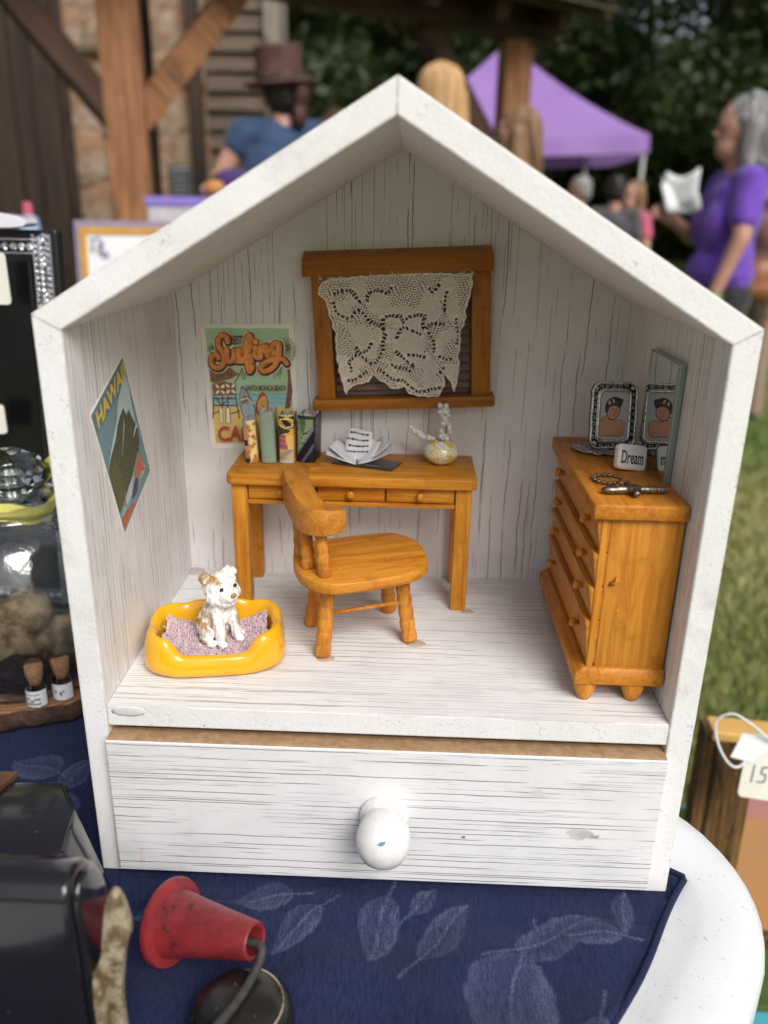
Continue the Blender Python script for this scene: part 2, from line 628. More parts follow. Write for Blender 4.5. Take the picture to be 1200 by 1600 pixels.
TREES = [
    ('dark tree behind the gable, left of the purple tent', -2.2, 15.0, 8.5, 3.4, M_LEAF, 9000, .17, .16),
    ('tree crown just behind the wooden porch roof corner', 1.4, 18.5, 10, 3.8, M_LEAF2, 9500, .18, .14),
    ('dark tree rising behind the peak of the purple tent', 1.9, 16.2, 9.5, 2.7, M_LEAF, 10000, .17, .14),
    ('broad leafy tree overhanging the right end of the tent', 7.3, 13.2, 7.2, 3.0, M_LEAF2, 11000, .15, .2),
    ('shady tree at the right edge behind the purple shirt', 9.3, 15.5, 9.5, 3.7, M_LEAF, 9500, .18, .1),
    ('distant tree between the tent and the shady tree', 10.6, 20.5, 11, 4.2, M_LEAF2, 8000, .2, .08),
    ('tree showing through the porch above the gable peak', -0.6, 22.5, 11, 4.4, M_LEAF, 8000, .2, .1),
]
for i, (lb, x, y, h, cr, m, nl, sz, low) in enumerate(TREES):
    tree(lb, x, y, h, cr, m, nl, sz, low, seed=11 + i)
cs, rs = [], []
for i in range(150):
    cs.append((random.uniform(-14, 24), random.uniform(25, 31), random.uniform(-.4, 5.0)))
    rs.append(random.uniform(1.5, 2.6))
vs, fs = leaf_cloud(cs, rs, 70000, .25)
tag(pyd('woodland', vs, fs, M_LEAF), 'dense dark wood closing the far side of the field', 'woodland', kind='stuff')

# ================================================================== building: timber porch in front of a stone and clapboard wall
def timber(name, c1, c2, along='z', k=1.0):
    t = NT(name)
    ax = 'xyz'.index(along)
    def sc(a, q):
        v = [a * k] * 3
        v[ax] = a * q * k
        return tuple(v)
    g = t.noise(1, 5, .65, t.map(sc(38, .06)), .8)
    g2 = t.noise(1, 4, .6, t.map(sc(9, .18)), 1.2)
    bc = t.mix(t.step(g, .3, .7), c1, c2)
    bc = t.mix(t.step(g2, .52, .7, 0, .8), bc, tuple(x * .3 for x in c2[:3]) + (1,))
    t.set(Base_Color=bc, Roughness=.75)
    t.bump(t.math('ADD', g, g2), .7, .02)
    return t.m
M_TIMB = timber('weathered_orange_timber', (.40, .19, .080, 1), (.20, .078, .030, 1))
M_TIMBX = timber('dark_timber', (.075, .034, .018, 1), (.035, .016, .010, 1), 'x')
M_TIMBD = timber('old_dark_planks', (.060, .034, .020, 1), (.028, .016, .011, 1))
M_CLAP = timber('grey_brown_clapboard', (.17, .12, .082, 1), (.09, .062, .044, 1), 'x')
M_CBRD = timber('pale_corner_board', (.34, .29, .23, 1), (.22, .18, .14, 1))
M_SHIN = timber('grey_shingle', (.12, .10, .08, 1), (.06, .05, .042, 1), 'y')
t_ = NT('plastered_stone')
a1 = t_.noise(7, 5, .7)
a2 = t_.noise(2.2, 4, .6)
pc = t_.mix(t_.step(a1, .35, .65), (.46, .36, .27, 1), (.30, .19, .12, 1))
pc = t_.mix(t_.step(a2, .48, .62, 0, .8), pc, (.30, .14, .07, 1))
t_.set(Base_Color=pc, Roughness=.9)
t_.bump(a1, .9, .03)
M_STONE = t_.m
t_ = NT('lime_mortar')
t_.set(Base_Color=t_.mix(t_.step(t_.noise(5, 5, .7), .35, .65), (.36, .31, .25, 1), (.2, .16, .12, 1)), Roughness=.95)
t_.bump(t_.noise(25, 4, .7), .8, .02)
M_MORTAR = t_.m

bld = thing('old_cabin', 'old timber cabin with stone chimney wall, clapboards and an open porch', 'building', (0, 0, GZ))
D0 = -GZ   # heights below are above the table; children sit relative to the ground
def bz(z):
    return z + D0
# stone wall
obj('mortar_wall', box(-2.62, -1.52, 6.06, 6.4, 0, bz(2.6), .01), M_MORTAR, bld)
rnd = random.Random(5)
stone_me = []
for k in range(5):
    bm = bmesh.new()
    bmesh.ops.create_cube(bm, size=1)
    bmesh.ops.subdivide_edges(bm, edges=bm.edges, cuts=2, use_grid_fill=True)
    for v in bm.verts:
        d = v.co.normalized()
        v.co = v.co * .7 + d * .22 + Vector((rnd.uniform(-.05, .05), rnd.uniform(-.05, .05), rnd.uniform(-.05, .05)))
    me = bpy.data.meshes.new('stone')
    bm.to_mesh(me)
    bm.free()
    me.materials.append(M_STONE)
    me.polygons.foreach_set('use_smooth', [True] * len(me.polygons))
    stone_me.append(me)
z = .02
while z < bz(2.5):
    hh = rnd.uniform(.16, .34)
    x = -2.62 - rnd.uniform(0, .1)
    while x < -1.56:
        ww = min(rnd.uniform(.25, .6), -1.5 - x)
        if ww > .1:
            o = link(bpy.data.objects.new('stone', rnd.choice(stone_me)), bld)
            o.location = (x + ww / 2, 6.06, z + hh / 2)
            o.scale = (ww * 1.06, rnd.uniform(.08, .2), hh * 1.10)
            o.rotation_euler = (0, R_(rnd.uniform(-5, 5)), R_(rnd.uniform(-3, 3)))
        x += ww + .015
    z += hh + .012
# dark plank door and planks to the left
for k in range(9):
    x = -4.2 + k * .195
    obj('plank', box(x, x + .185, 5.9 + .012 * (k % 2), 5.96 + .012 * (k % 2), 0, bz(2.7), .006), M_TIMBD, bld)
obj('door_post', box(-2.66, -2.5, 5.82, 6.0, 0, bz(2.6), .01), M_TIMBD, bld)
# clapboards, each lapping the one below
obj('wall_sheathing', box(-1.5, -1.06, 6.05, 6.3, 0, bz(2.7), .0), M_TIMBD, bld)
zz = .05
while zz < bz(2.6):
    e = rnd.uniform(-.006, .006)
    obj('clapboard', prism([(6.03, zz + .14), (6.05, zz + .14), (6.05, zz), (5.985 + e, zz), (5.985 + e, zz + .012)], -1.49 + rnd.uniform(0, .01), -1.075, 'x'), M_CLAP, bld)
    zz += .125
obj('corner_board', box(-1.07, -.955, 5.95, 6.3, 0, bz(2.7), .008), M_CBRD, bld)
obj('gap_shadow_strip', box(-1.60, -1.51, 5.9, 6.0, 0, bz(2.7), .008), M_TIMBD, bld)  # dark strip added as the shadowed gap between stone and clapboards
# porch frame: two posts, a beam between them, braces
PA, PB = Vector((-1.375, 3.87, 0)), Vector((.60, 5.4, 0))
bd = (PB - PA).normalized()
bang = math.atan2(bd.y, bd.x)
def post(p, w, h, m):
    o = obj('post', box(-w / 2, w / 2, -w / 2, w / 2, 0, h, .008), m, bld)
    o.location = p
    o.rotation_euler = (0, 0, bang * .35)
    return o
post(PA, .185, bz(1.35), M_TIMB)
post(PB, .175, bz(1.35), M_TIMB)
post(PA + Vector((-.14, .75, 0)), .12, bz(1.5), M_TIMBD)
def beam(name, a, b, w, h, m):
    a, b = Vector(a), Vector(b)
    d = b - a
    o = obj(name, box(0, d.length, -w / 2, w / 2, -h / 2, h / 2, .008), m, bld)
    o.matrix_local = Matrix.Translation(a) @ d.to_track_quat('X', 'Z').to_matrix().to_4x4()
    return o
zb_ = bz(1.45)
beam('porch_beam', PA - bd * 1.6 + Vector((0, 0, zb_)), PB + bd * .28 + Vector((0, 0, zb_)), .17, .20, M_TIMBX)
for P, sgn, m in ((PA, 1, M_TIMB), (PA, -1, M_TIMBX), (PB, -1, M_TIMBX)):
    lift = .72 if P is PA else .85
    beam('brace', P + Vector((0, 0, zb_ - lift)) + bd * sgn * .05, P + bd * sgn * (lift - .12) + Vector((0, 0, zb_ - .1)), .08, .13, m)
# rafters, sheathing boards and shingles, cut short behind the beam to let daylight in
nd = Vector((-bd.y, bd.x, 0))
roof = obj('porch_roof', box(-1.7, (PB - PA).length + .42, -.36, .42, .10, .14, .004), M_TIMBX, bld)
roof.matrix_local = Matrix.Translation(PA + Vector((0, 0, zb_))) @ Matrix.Rotation(bang, 4, 'Z') @ Matrix.Rotation(R_(14), 4, 'X')
sh_me = []
for k in range(4):
    bm = box(-.062 - .012 * k, .062 + .008 * k, -.11, .17, 0, .014, .002, 1)
    me = bpy.data.meshes.new('shingle')
    bm.to_mesh(me)
    bm.free()
    me.materials.append(M_SHIN)
    sh_me.append(me)
for row in range(5):
    x = .75
    while x < (PB - PA).length + .42:
        o = link(bpy.data.objects.new('shingle', rnd.choice(sh_me)), roof)
        o.location = (x + rnd.uniform(-.01, .01), -.34 + row * .14 + rnd.uniform(-.012, .012), .143 + row * .006)
        o.rotation_euler = (R_(-3), 0, R_(rnd.uniform(-2, 2)))
        x += .145
for k in range(6):
    o = obj('rafter', box(-.045, .045, -.30, .42, .0, .095, .004), M_TIMBX, bld)
    o.matrix_local = Matrix.Translation(PA + bd * (.1 + k * .5) + Vector((0, 0, zb_))) @ Matrix.Rotation(bang, 4, 'Z') @ Matrix.Rotation(R_(14), 4, 'X')

# ================================================================== purple tent
t_ = NT('purple_tent_cloth')
t_.set(Base_Color=t_.mix(t_.step(t_.noise(1.2, 3, .5), .35, .7), (.46, .27, .68, 1), (.40, .22, .60, 1)), Roughness=.6)
t_.bump(t_.noise(3, 3, .5), .35, .05)
tr = t_.n('ShaderNodeBsdfTranslucent')
tr.inputs['Color'].default_value = (.46, .27, .68, 1)
mx = t_.n('ShaderNodeMixShader')
mx.inputs[0].default_value = .35
t_.t.links.new(t_.b.outputs[0], mx.inputs[1])
t_.t.links.new(tr.outputs[0], mx.inputs[2])
t_.t.links.new(mx.outputs[0], t_.t.nodes['Material Output'].inputs['Surface'])
M_TENT = t_.m
M_STEEL = plain('white_steel_tube', (.6, .6, .6, 1), .4, .3)
tent = thing('canopy_tent', 'purple pop-up canopy tent on white poles behind the porch', 'tent', (1.10, 11.4, GZ), (0, 0, R_(2)))
hw, ez, pz = 1.5, 2.04, 3.2
vs, fs = [], []
NS = 10
for s in range(4):
    c0 = Vector([(-hw, -hw), (hw, -hw), (hw, hw), (-hw, hw)][s]).to_3d()
    c1 = Vector([(hw, -hw), (hw, hw), (-hw, hw), (-hw, -hw)][s]).to_3d()
    k0 = len(vs)
    for i in range(NS + 1):
        f = i / NS
        for j in range(NS + 1):
            g = j / NS
            p = (c0.lerp(c1, g)) * (1 - f)
            sag = -.10 * math.sin(math.pi * g) * (1 - f) * .6 - .06 * math.sin(math.pi * f)
            vs.append((p.x, p.y, ez + (pz - ez) * f ** 1.05 + sag))
    for i in range(NS):
        for j in range(NS):
            a = k0 + i * (NS + 1) + j
            fs.append((a, a + 1, a + NS + 2, a + NS + 1))
pyd('canopy', vs, fs, M_TENT, tent, True)
vs, fs = [], []
nv = 72
for i in range(nv + 1):
    q = i / nv * 4
    s, g = int(q) % 4, q - int(q)
    C = [(-hw, -hw), (hw, -hw), (hw, hw), (-hw, hw), (-hw, -hw)]
    p = Vector(C[s]).lerp(Vector(C[s + 1]), g)
    sag = -.06 * math.sin(math.pi * g)
    w = 1.012 + .004 * math.sin(i * 2.1)
    vs += [(p.x * 1.003, p.y * 1.003, ez + sag + .005), (p.x * w, p.y * w, ez + sag - .19)]
fs = [(2 * i, 2 * i + 2, 2 * i + 3, 2 * i + 1) for i in range(nv)]
pyd('valance', vs, fs, M_TENT, tent, True)
for sx in (-1, 1):
    for sy in (-1, 1):
        obj('pole', box(sx * (hw - .03) - .02, sx * (hw - .03) + .02, sy * (hw - .03) - .02, sy * (hw - .03) + .02, 0, ez, .003), M_STEEL, tent)

# ================================================================== people
M_SKIN = plain('skin', (.52, .29, .21, 1), .5, c2=(.46, .23, .17, 1), scale=8)
M_SKIN2 = plain('skin_tan', (.42, .22, .15, 1), .5, c2=(.36, .17, .12, 1), scale=8)
def cloth(name, c):
    return plain(name, c, .85, c2=tuple(x * .72 for x in c[:3]) + (1,), scale=6, bump=.5, bscale=14, bdist=.02, sheen=.2)
def hairm(name, a, b):
    return plain(name, a, .5, c2=b, scale=45, stretch=(1, 1, .05), bump=.2, bscale=120, bdist=.004)

def person(label, root, H, face, shirt, pants, hair, style='long', arms=(), lean=(0, 0), skin=None, sleeve=.45, bust=.0, rnd_seed=0, headturn=0.0, shz=1.31):
    """upright figure: local +x is forward, z up; arms = two lists of (elbow, wrist) in local coordinates or None"""
    skin = skin or M_SKIN
    k = H / 1.65
    r = thing('person', label, 'person', root, (0, 0, face))
    V = lambda x, y, z: (x * k + lean[0] * max(0, z - .9), y * k + lean[1] * max(0, z - .9), z * k)
    hx = V(.02, 0, 1.50)
    # skin: head with chin, nose, ears; neck; arms; hands with fingers; legs
    bm = bmesh.new()
    ct, st = math.cos(headturn), math.sin(headturn)
    def hd(x, y, z):
        b = V(0, 0, 0)
        c = V(.02, 0, 1.5)
        return (c[0] + (x * ct - y * st) * k, c[1] + (x * st + y * ct) * k, c[2] + z * k)
    ellipsoid(bm, hd(0, 0, .03), (.093 * k, .075 * k, .105 * k))
    ellipsoid(bm, hd(.03, 0, -.055), (.062 * k, .055 * k, .06 * k))
    ellipsoid(bm, hd(.098, 0, -.005), (.013 * k, .011 * k, .020 * k), (0, .5, 0), 1)
    ellipsoid(bm, hd(.075, 0, -.062), (.016 * k, .024 * k, .010 * k), (0, 0, 0), 1)
    for s in (-1, 1):
        ellipsoid(bm, hd(-.005, s * .078, 0), (.018 * k, .008 * k, .03 * k), (0, 0, 0), 1)
    capsule(bm, hd(-.01, 0, -.05), .055 * k, V(-.005, 0, 1.33), .062 * k)
    capsule(bm, V(-.005, -.10, 1.32), .05 * k, V(-.005, .10, 1.32), .05 * k)
    for s, arm in zip((-1, 1), arms or ([(.02, -.235, 1.02), (.08, -.24, .80)], [(.02, .235, 1.02), (.08, .24, .80)])):
        sh = Vector(V(0, s * .165, shz))
        el, wr = Vector(V(*arm[0])), Vector(V(*arm[1]))
        capsule(bm, sh, .05 * k, el, .038 * k)
        capsule(bm, el, .038 * k, wr, .026 * k)
        d = (wr - el).normalized()
        pl = wr + d * .075 * k
        capsule(bm, wr, .028 * k, pl, .034 * k)
        sd = d.cross(Vector((1, 0, .2))).normalized()
        for q, ln in zip((-1.5, -.5, .5, 1.5), (.055, .07, .075, .062)):
            b0 = pl + sd * q * .017 * k
            capsule(bm, b0, .010 * k, b0 + d * ln * k * .6 + Vector((.012 * k, 0, 0)), .0095 * k)
            capsule(bm, b0 + d * ln * k * .6 + Vector((.012 * k, 0, 0)), .0095 * k, b0 + d * ln * k + Vector((.03 * k, 0, 0)), .0085 * k)
        capsule(bm, wr + d * .03 * k, .012 * k, wr + d * .06 * k + Vector((.035 * k, 0, 0)), .010 * k)
    for s in (-1, 1):
        capsule(bm, V(0, s * .09, .8), .075 * k, V(.01, s * .10, .46), .052 * k)
        capsule(bm, V(.01, s * .10, .46), .052 * k, V(-.02, s * .10, .09), .036 * k)
    obj('body', fuse(bm, .0085 * k, 3), skin, r, True)
    # eyes
    for s in (-1, 1):
        e = bmesh.new()
        ellipsoid(e, hd(.083, s * .034, .012), (.008 * k, .013 * k, .008 * k), (0, 0, 0), 1)
        obj('eye', e, M_DARK, r, True)
    # shirt
    bm = bmesh.new()
    ellipsoid(bm, V(0, 0, 1.20), (.115 * k, .185 * k, .17 * k))
    ellipsoid(bm, V(.005, 0, 1.0), (.112 * k, .165 * k, .2 * k))
    ellipsoid(bm, V(.0, 0, .95), (.122 * k, .175 * k, .105 * k))
    capsule(bm, V(-.005, -.125, shz + .005), .062 * k, V(-.005, .125, shz + .005), .062 * k)
    ellipsoid(bm, V(0, 0, shz - .06), (.10 * k, .15 * k, .10 * k))
    if bust:
        for s in (-1, 1):
            ellipsoid(bm, V(.085, s * .07, 1.14), (.085 * k * bust, .085 * k, .10 * k))
        ellipsoid(bm, V(.06, 0, .96), (.10 * k, .14 * k, .11 * k))
    for s, arm in zip((-1, 1), arms or ([(.02, -.235, 1.02), (.08, -.24, .80)], [(.02, .235, 1.02), (.08, .24, .80)])):
        if sleeve > 0:
            sh, el = Vector(V(0, s * .165, shz)), Vector(V(*arm[0]))
            capsule(bm, sh, .066 * k, sh.lerp(el, sleeve), .062 * k)
            if sleeve > .9:
                capsule(bm, el, .055 * k, Vector(V(*arm[1])), .04 * k)
    me = fuse(bm, .0095 * k, 5)
    push(me, lambda c: .006 * mnoise.noise(c * 11))
    obj('shirt', me, shirt, r, True)
    bm = bmesh.new()
    ellipsoid(bm, V(-.01, 0, .86), (.118 * k, .168 * k, .12 * k))
    for s in (-1, 1):
        capsule(bm, V(0, s * .09, .80), .088 * k, V(.01, s * .10, .46), .066 * k)
        capsule(bm, V(.01, s * .10, .46), .066 * k, V(-.02, s * .10, .07), .055 * k)
    obj('trousers', fuse(bm, .012 * k, 4), pants, r, True)
    for s in (-1, 1):
        bm = bmesh.new()
        ellipsoid(bm, V(.05, s * .10, .035), (.13 * k, .045 * k, .036 * k))
        obj('shoe', bm, M_DARK, r, True)
    # hair
    bm = bmesh.new()
    ellipsoid(bm, hd(-.022, 0, .05), (.10 * k, .088 * k, .10 * k))
    ellipsoid(bm, hd(-.045, 0, .0), (.075 * k, .085 * k, .095 * k))
    if style == 'long':
        for a in np.linspace(-1, 1, 13):
            capsule(bm, hd(-.070 + .05 * a * a, a * .072, .03), .045 * k, hd(-.095 + .06 * a * a, a * .098, -.27 - .02 * math.sin(a * 7)), .038 * k)
    elif style == 'bob':
        for a in np.linspace(-1, 1, 11):
            capsule(bm, hd(-.07 + .05 * abs(a), a * .078, .03), .042 * k, hd(-.075 + .055 * abs(a), a * .092, -.12 - .015 * math.sin(a * 9)), .03 * k)
    elif style == 'bun':
        ellipsoid(bm, hd(-.085, -.055, -.02), (.05 * k, .045 * k, .085 * k))
    me = fuse(bm, .008 * k, 9)
    push(me, lambda c: k * (.006 * mnoise.noise(Vector((c.x * 70, c.y * 70, c.z * 6))) + .004 * mnoise.noise(c * 16)))
    obj('hair', me, hair, r, True)
    if style in ('long', 'bob'):
        rs_ = random.Random(int(H * 1000) + len(label))
        bm = bmesh.new()
        low = -.30 if style == 'long' else -.15
        for i in range(260):
            a = math.pi + rs_.uniform(-1.75, 1.75)
            rr_ = rs_.uniform(.094, .108)
            ca_, sa_ = math.cos(a), math.sin(a) * .9
            wv_ = rs_.uniform(-.012, .012)
            end = low * rs_.uniform(.75, 1.12)
            pts = [hd(-.02 + ca_ * .02, sa_ * .02, .150 + rs_.uniform(-.004, .006)), hd(-.022 + ca_ * rr_ * .75, sa_ * rr_ * .75, .125), hd(-.022 + ca_ * rr_, sa_ * rr_, .05),
                   hd(-.03 + ca_ * rr_ * 1.02 + wv_, sa_ * rr_ * 1.02 - wv_, end * .4), hd(-.035 + ca_ * rr_ * 1.08 - wv_, sa_ * rr_ * 1.08 + wv_ * 2, end)]
            tube(spline(pts, 3), [.0045 * k] * 9 + [.0035 * k] * 3 + [.0012 * k], 4, bm, False)
        st_ = obj('hair_strands', bm, hair, r, True)
        st_['kind'] = 'stuff'
    return r, V, k

M_DARK = plain('near_black', (.012, .012, .014, 1), .5)
M_BLKTR = cloth('black_trousers', (.014, .014, .017, 1))
M_PURP = cloth('purple_jersey', (.17, .065, .50, 1))
M_BLUE = cloth('denim_blue_top', (.030, .060, .14, 1))
M_GREYT = cloth('charcoal_tee', (.075, .078, .085, 1))
M_NAVY = cloth('dark_navy_top', (.02, .022, .035, 1))
M_PINK = cloth('pink_tee', (.62, .13, .22, 1))
M_WHITET = cloth('white_top', (.6, .58, .56, 1))
H_GREY = hairm('grey_hair', (.36, .35, .34, 1), (.13, .13, .13, 1))
H_BLOND = hairm('blonde_hair', (.62, .40, .19, 1), (.44, .25, .10, 1))
H_BROWN = hairm('light_brown_hair', (.30, .18, .09, 1), (.17, .09, .04, 1))
H_DARK = hairm('dark_hair', (.022, .016, .014, 1), (.008, .006, .006, 1))
H_AUB = hairm('auburn_hair', (.08, .03, .02, 1), (.035, .014, .01, 1))

G = GZ
# woman in the purple shirt, in profile, papers in the far hand
r, V, k = person('grey-haired person in a purple tee holding white papers', (1.295, 3.22, G), 1.60, R_(178), M_PURP, M_BLKTR, H_GREY, 'bob',
                 arms=([(.10, -.20, 1.10), (.19, -.12, 1.15)], [(.03, .235, 1.10), (.105, .225, .865)]), sleeve=.62, bust=.62)
wrist = V(.105, .225, .865)
el = V(.03, .235, 1.10)
d = (Vector(wrist) - Vector(el)).normalized()
c = Vector(wrist) - d * .01
obj('wristband', lathe([(.033, -.012), (.036, -.012), (.036, .012), (.033, .012), (.033, -.012)], 20, c, d, False), plain('lime_band', (.16, .42, .05, 1), .5), r, True)
M_PAPER = plain('white_paper', (.8, .8, .8, 1), .7, c2=(.74, .74, .76, 1), scale=8)
pp = thing('paper_sheets', 'bent white paper sheets held by the purple-shirted person', 'paper', (1.075, 3.20, .42))
for i in range(3):
    vs, fs = [], []
    for a in range(9):
        for b in range(5):
            x, z = (a / 8 - .5) * .125, (b / 4 - .5) * .115
            vs.append((x + .1 * z, .02 * math.sin(a / 8 * 3 + i) + .02 * b / 4 + .008 * i, z + .02 * math.cos(a / 8 * 4 + i * .7) + .015 * i))
    fs = [(a * 5 + b, a * 5 + b + 1, a * 5 + b + 6, a * 5 + b + 5) for a in range(8) for b in range(4)]
    o = pyd('sheet', vs, fs, M_PAPER, pp, True)
    md = o.modifiers.new('t', 'SOLIDIFY')
    md.thickness = .001
    o.rotation_euler = (R_(8 * i), R_(-25 + 9 * i), R_(-12))
bag = thing('shoulder_bag', 'tan leather shoulder bag behind the purple-shirted person', 'bag', (1.47, 3.28, .10))
bm = bmesh.new()
ellipsoid(bm, (0, 0, 0), (.085, .05, .09))
ellipsoid(bm, (0, 0, -.04), (.095, .055, .06))
M_TAN = plain('tan_leather', (.30, .11, .035, 1), .45, c2=(.2, .07, .02, 1), scale=30)
obj('pouch', fuse(bm, .008, 3), M_TAN, bag, True)
obj('strap', tube(spline([(-.07, 0, .05), (-.11, .0, .22), (-.15, -.05, .40)], 5), .009, 6), M_TAN, bag, True)

# hat wearer seen from behind
r, V, k = person('person in a blue top and brown top hat seen from behind', (-.60, 3.66, G), 1.79, R_(112), M_BLUE, M_BLKTR, H_DARK, 'short',
                 arms=([(.06, -.25, 1.08), (.16, -.20, .93)], [(.03, .27, 1.17), (.16, .34, 1.00)]), sleeve=.25, shz=1.345)
tb = bmesh.new()
ellipsoid(tb, V(-.07, -.055, 1.50), (.05 * k, .045 * k, .075 * k))
ellipsoid(tb, V(-.075, -.05, 1.42), (.035 * k, .035 * k, .06 * k))
obj('ponytail', fuse(tb, .008, 3), H_AUB, r, True)
hat = thing('top_hat', 'worn brown top hat on the person in the blue top', 'hat', (-.606, 3.648, .885), (R_(5), R_(-4), 0))
hat.scale = (1.1, 1.1, 1.05)
M_HAT = plain('brown_felt', (.115, .055, .042, 1), .8, c2=(.075, .034, .026, 1), scale=18, bump=.4, bscale=60)
obj('crown', lathe([(.100, -.03), (.097, .03), (.092, .08), (.097, .115), (.091, .121), (.05, .118), (0, .116)], 28), M_HAT, hat, 40)
obj('brim', lathe([(.100, -.034), (.125, -.032), (.150, -.018), (.148, -.010), (.124, -.022), (.100, -.022)], 28), M_HAT, hat, 40)
obj('band', lathe([(.1005, -.022), (.1015, -.022), (.0995, .004), (.0985, .004)], 28), M_DARK, hat, 40)
person('person with long straight blonde hair seen from behind', (.10, 3.55, G), 1.735, R_(88), M_WHITET, M_BLKTR, H_BLOND, 'long', sleeve=.9)
person('person with light brown hair in profile in front of the tent', (.50, 4.02, G), 1.63, R_(190), M_NAVY, M_BLKTR, H_BROWN, 'long', sleeve=.95, headturn=R_(-20))
person('distant person with tousled brown hair left of the gable peak', (-.50, 5.1, G), 1.74, R_(120), M_WHITET, M_BLKTR, H_BROWN, 'bun')
person('grey-haired person in dark clothes under the tent', (1.31, 6.6, G), 1.45, R_(175), M_NAVY, M_BLKTR, H_GREY, 'short', skin=M_SKIN2, sleeve=.95)
person('black-haired person in a charcoal tee seen from behind', (1.56, 6.5, G), 1.46, R_(82), M_GREYT, M_BLKTR, H_DARK, 'short', skin=M_SKIN2, sleeve=.6)
person('person in a pink tee beside the tent pole', (1.80, 6.9, G), 1.43, R_(215), M_PINK, M_BLKTR, H_BROWN, 'bob', sleeve=.5)
person('person in pale clothes cut off by the right edge', (2.02, 4.6, G), 1.45, R_(200), plain('rose_top', (.42, .2, .2, 1), .8), plain('khaki', (.35, .26, .18, 1), .8), H_BROWN, 'bob')
# ================================================================== the table the house stands on
t_ = NT('white_plastic')
sp = t_.step(t_.noise(420, 2, .5), .67, .74, 0, .55)
sm = t_.noise(14, 5, .7)
wc = t_.mix(t_.step(sm, .45, .75, 0, .5), (.75, .765, .77, 1), (.58, .57, .55, 1))
wc = t_.mix(sp, wc, (.3, .29, .27, 1))
t_.set(Base_Color=wc, Roughness=.42)
t_.bump(t_.noise(300, 3, .6), .12, .0006)
M_PLAST = t_.m
N1, N2 = Vector((.557, .8305)), Vector((.8305, -.557))     # outward normals of the two edges that meet at the rounded corner
U1, U2 = Vector((-.8305, .557)), Vector((-.557, -.8305))
def tbl(inset, z, a=.156, b=.178, r=.094, la=.92, lb=.74):
    """rounded rectangle, inset from the rim; centre line of the rim passes the corner on the right"""
    a, b, r = a - inset, b - inset, max(.02, r - inset)
    a2, b2 = a - lb + 2 * inset, b - la + 2 * inset
    out = []
    for (ca, cb, t0) in ((a - r, b - r, 0), (a - r, b2 + r, 1), (a2 + r, b2 + r, 2), (a2 + r, b - r, 3)):
        for i in range(13):
            th = math.pi / 2 * (i / 12 + t0)
            # th=0 points along N2, 90deg along N1
            p = N1 * (ca + r * math.sin(th)) + N2 * (cb + r * math.cos(th))
            out.append((p.x, p.y, z))
    return out
rings = [tbl(.30, -.0035), tbl(.046, -.0035), tbl(.040, -.003), tbl(.034, -.0005), tbl(.028, .0012), tbl(.014, .0018), tbl(.006, .0), tbl(.0015, -.005), tbl(0, -.012), tbl(.0, -.03), tbl(.001, -.046), tbl(.004, -.048), tbl(.008, -.046), tbl(.012, -.016)]
vs = [p for r in rings for p in r]
n = len(rings[0])
fs = [tuple(range(n))] + [(k * n + i, k * n + (i + 1) % n, (k + 1) * n + (i + 1) % n, (k + 1) * n + i) for k in range(len(rings) - 1) for i in range(n)]
table = thing('plastic_table', 'white plastic patio table with a rounded raised rim', 'table', (0, 0, 0))
pyd('table_top', vs, fs, M_PLAST, table, True)
ctr = Vector(tbl(.37, 0)[0][:2]) * 0 + N1 * (.156 - .37) + N2 * (.178 - .46)
for s1 in (-1, 1):
    for s2 in (-1, 1):
        p = ctr + N1 * s1 * .26 + N2 * s2 * .34
        obj('leg', tube([(p.x, p.y, -.015), (p.x + N1.x * s1 * .03, p.y + N1.y * s1 * .03, GZ)], [.028, .02], 12), M_PLAST, table, True)

# navy damask cloth with paler woven leaves
rng = np.random.default_rng(3)
LEAVES = [  # base x,y, tip x,y, half width
    (.020, -.048, .046, -.014, .0100), (-.030, -.020, -.052, -.047, .009), (.004, -.010, -.005, -.052, .011), (.070, -.042, .052, -.108, .022), (.066, -.040, .112, -.020, .011),
    (.120, -.030, .090, -.030, .008), (.128, -.002, .120, -.030, .006), (.034, -.098, -.002, -.092, .012), (-.045, -.012, -.075, -.018, .010), (-.02, -.11, .02, -.135, .012),
    (.016, -.020, .030, -.004, .006), (.10, -.075, .09, -.118, .010), (-.205, .075, -.24, .088, .013), (-.20, .062, -.188, .092, .009), (-.20, .058, -.182, .040, .009), (-.213, .052, -.25, .052, .011),
    (-.185, .02, -.17, -.01, .012), (-.26, .03, -.29, .05, .012), (-.16, -.01, -.15, -.04, .01), (-.23, -.02, -.26, -.05, .012), (.02, -.16, .06, -.15, .01), (-.10, -.02, -.125, -.03, .008),
]
step = .0010
ga = np.arange(-.30, .098 + 1e-6, step)      # along N1
gb = np.arange(-.36, .130 + 1e-6, step)      # along N2
A, B = np.meshgrid(ga, gb, indexing='ij')
X = A * N1.x + B * N2.x
Y = A * N1.y + B * N2.y
leaf = np.zeros_like(X)
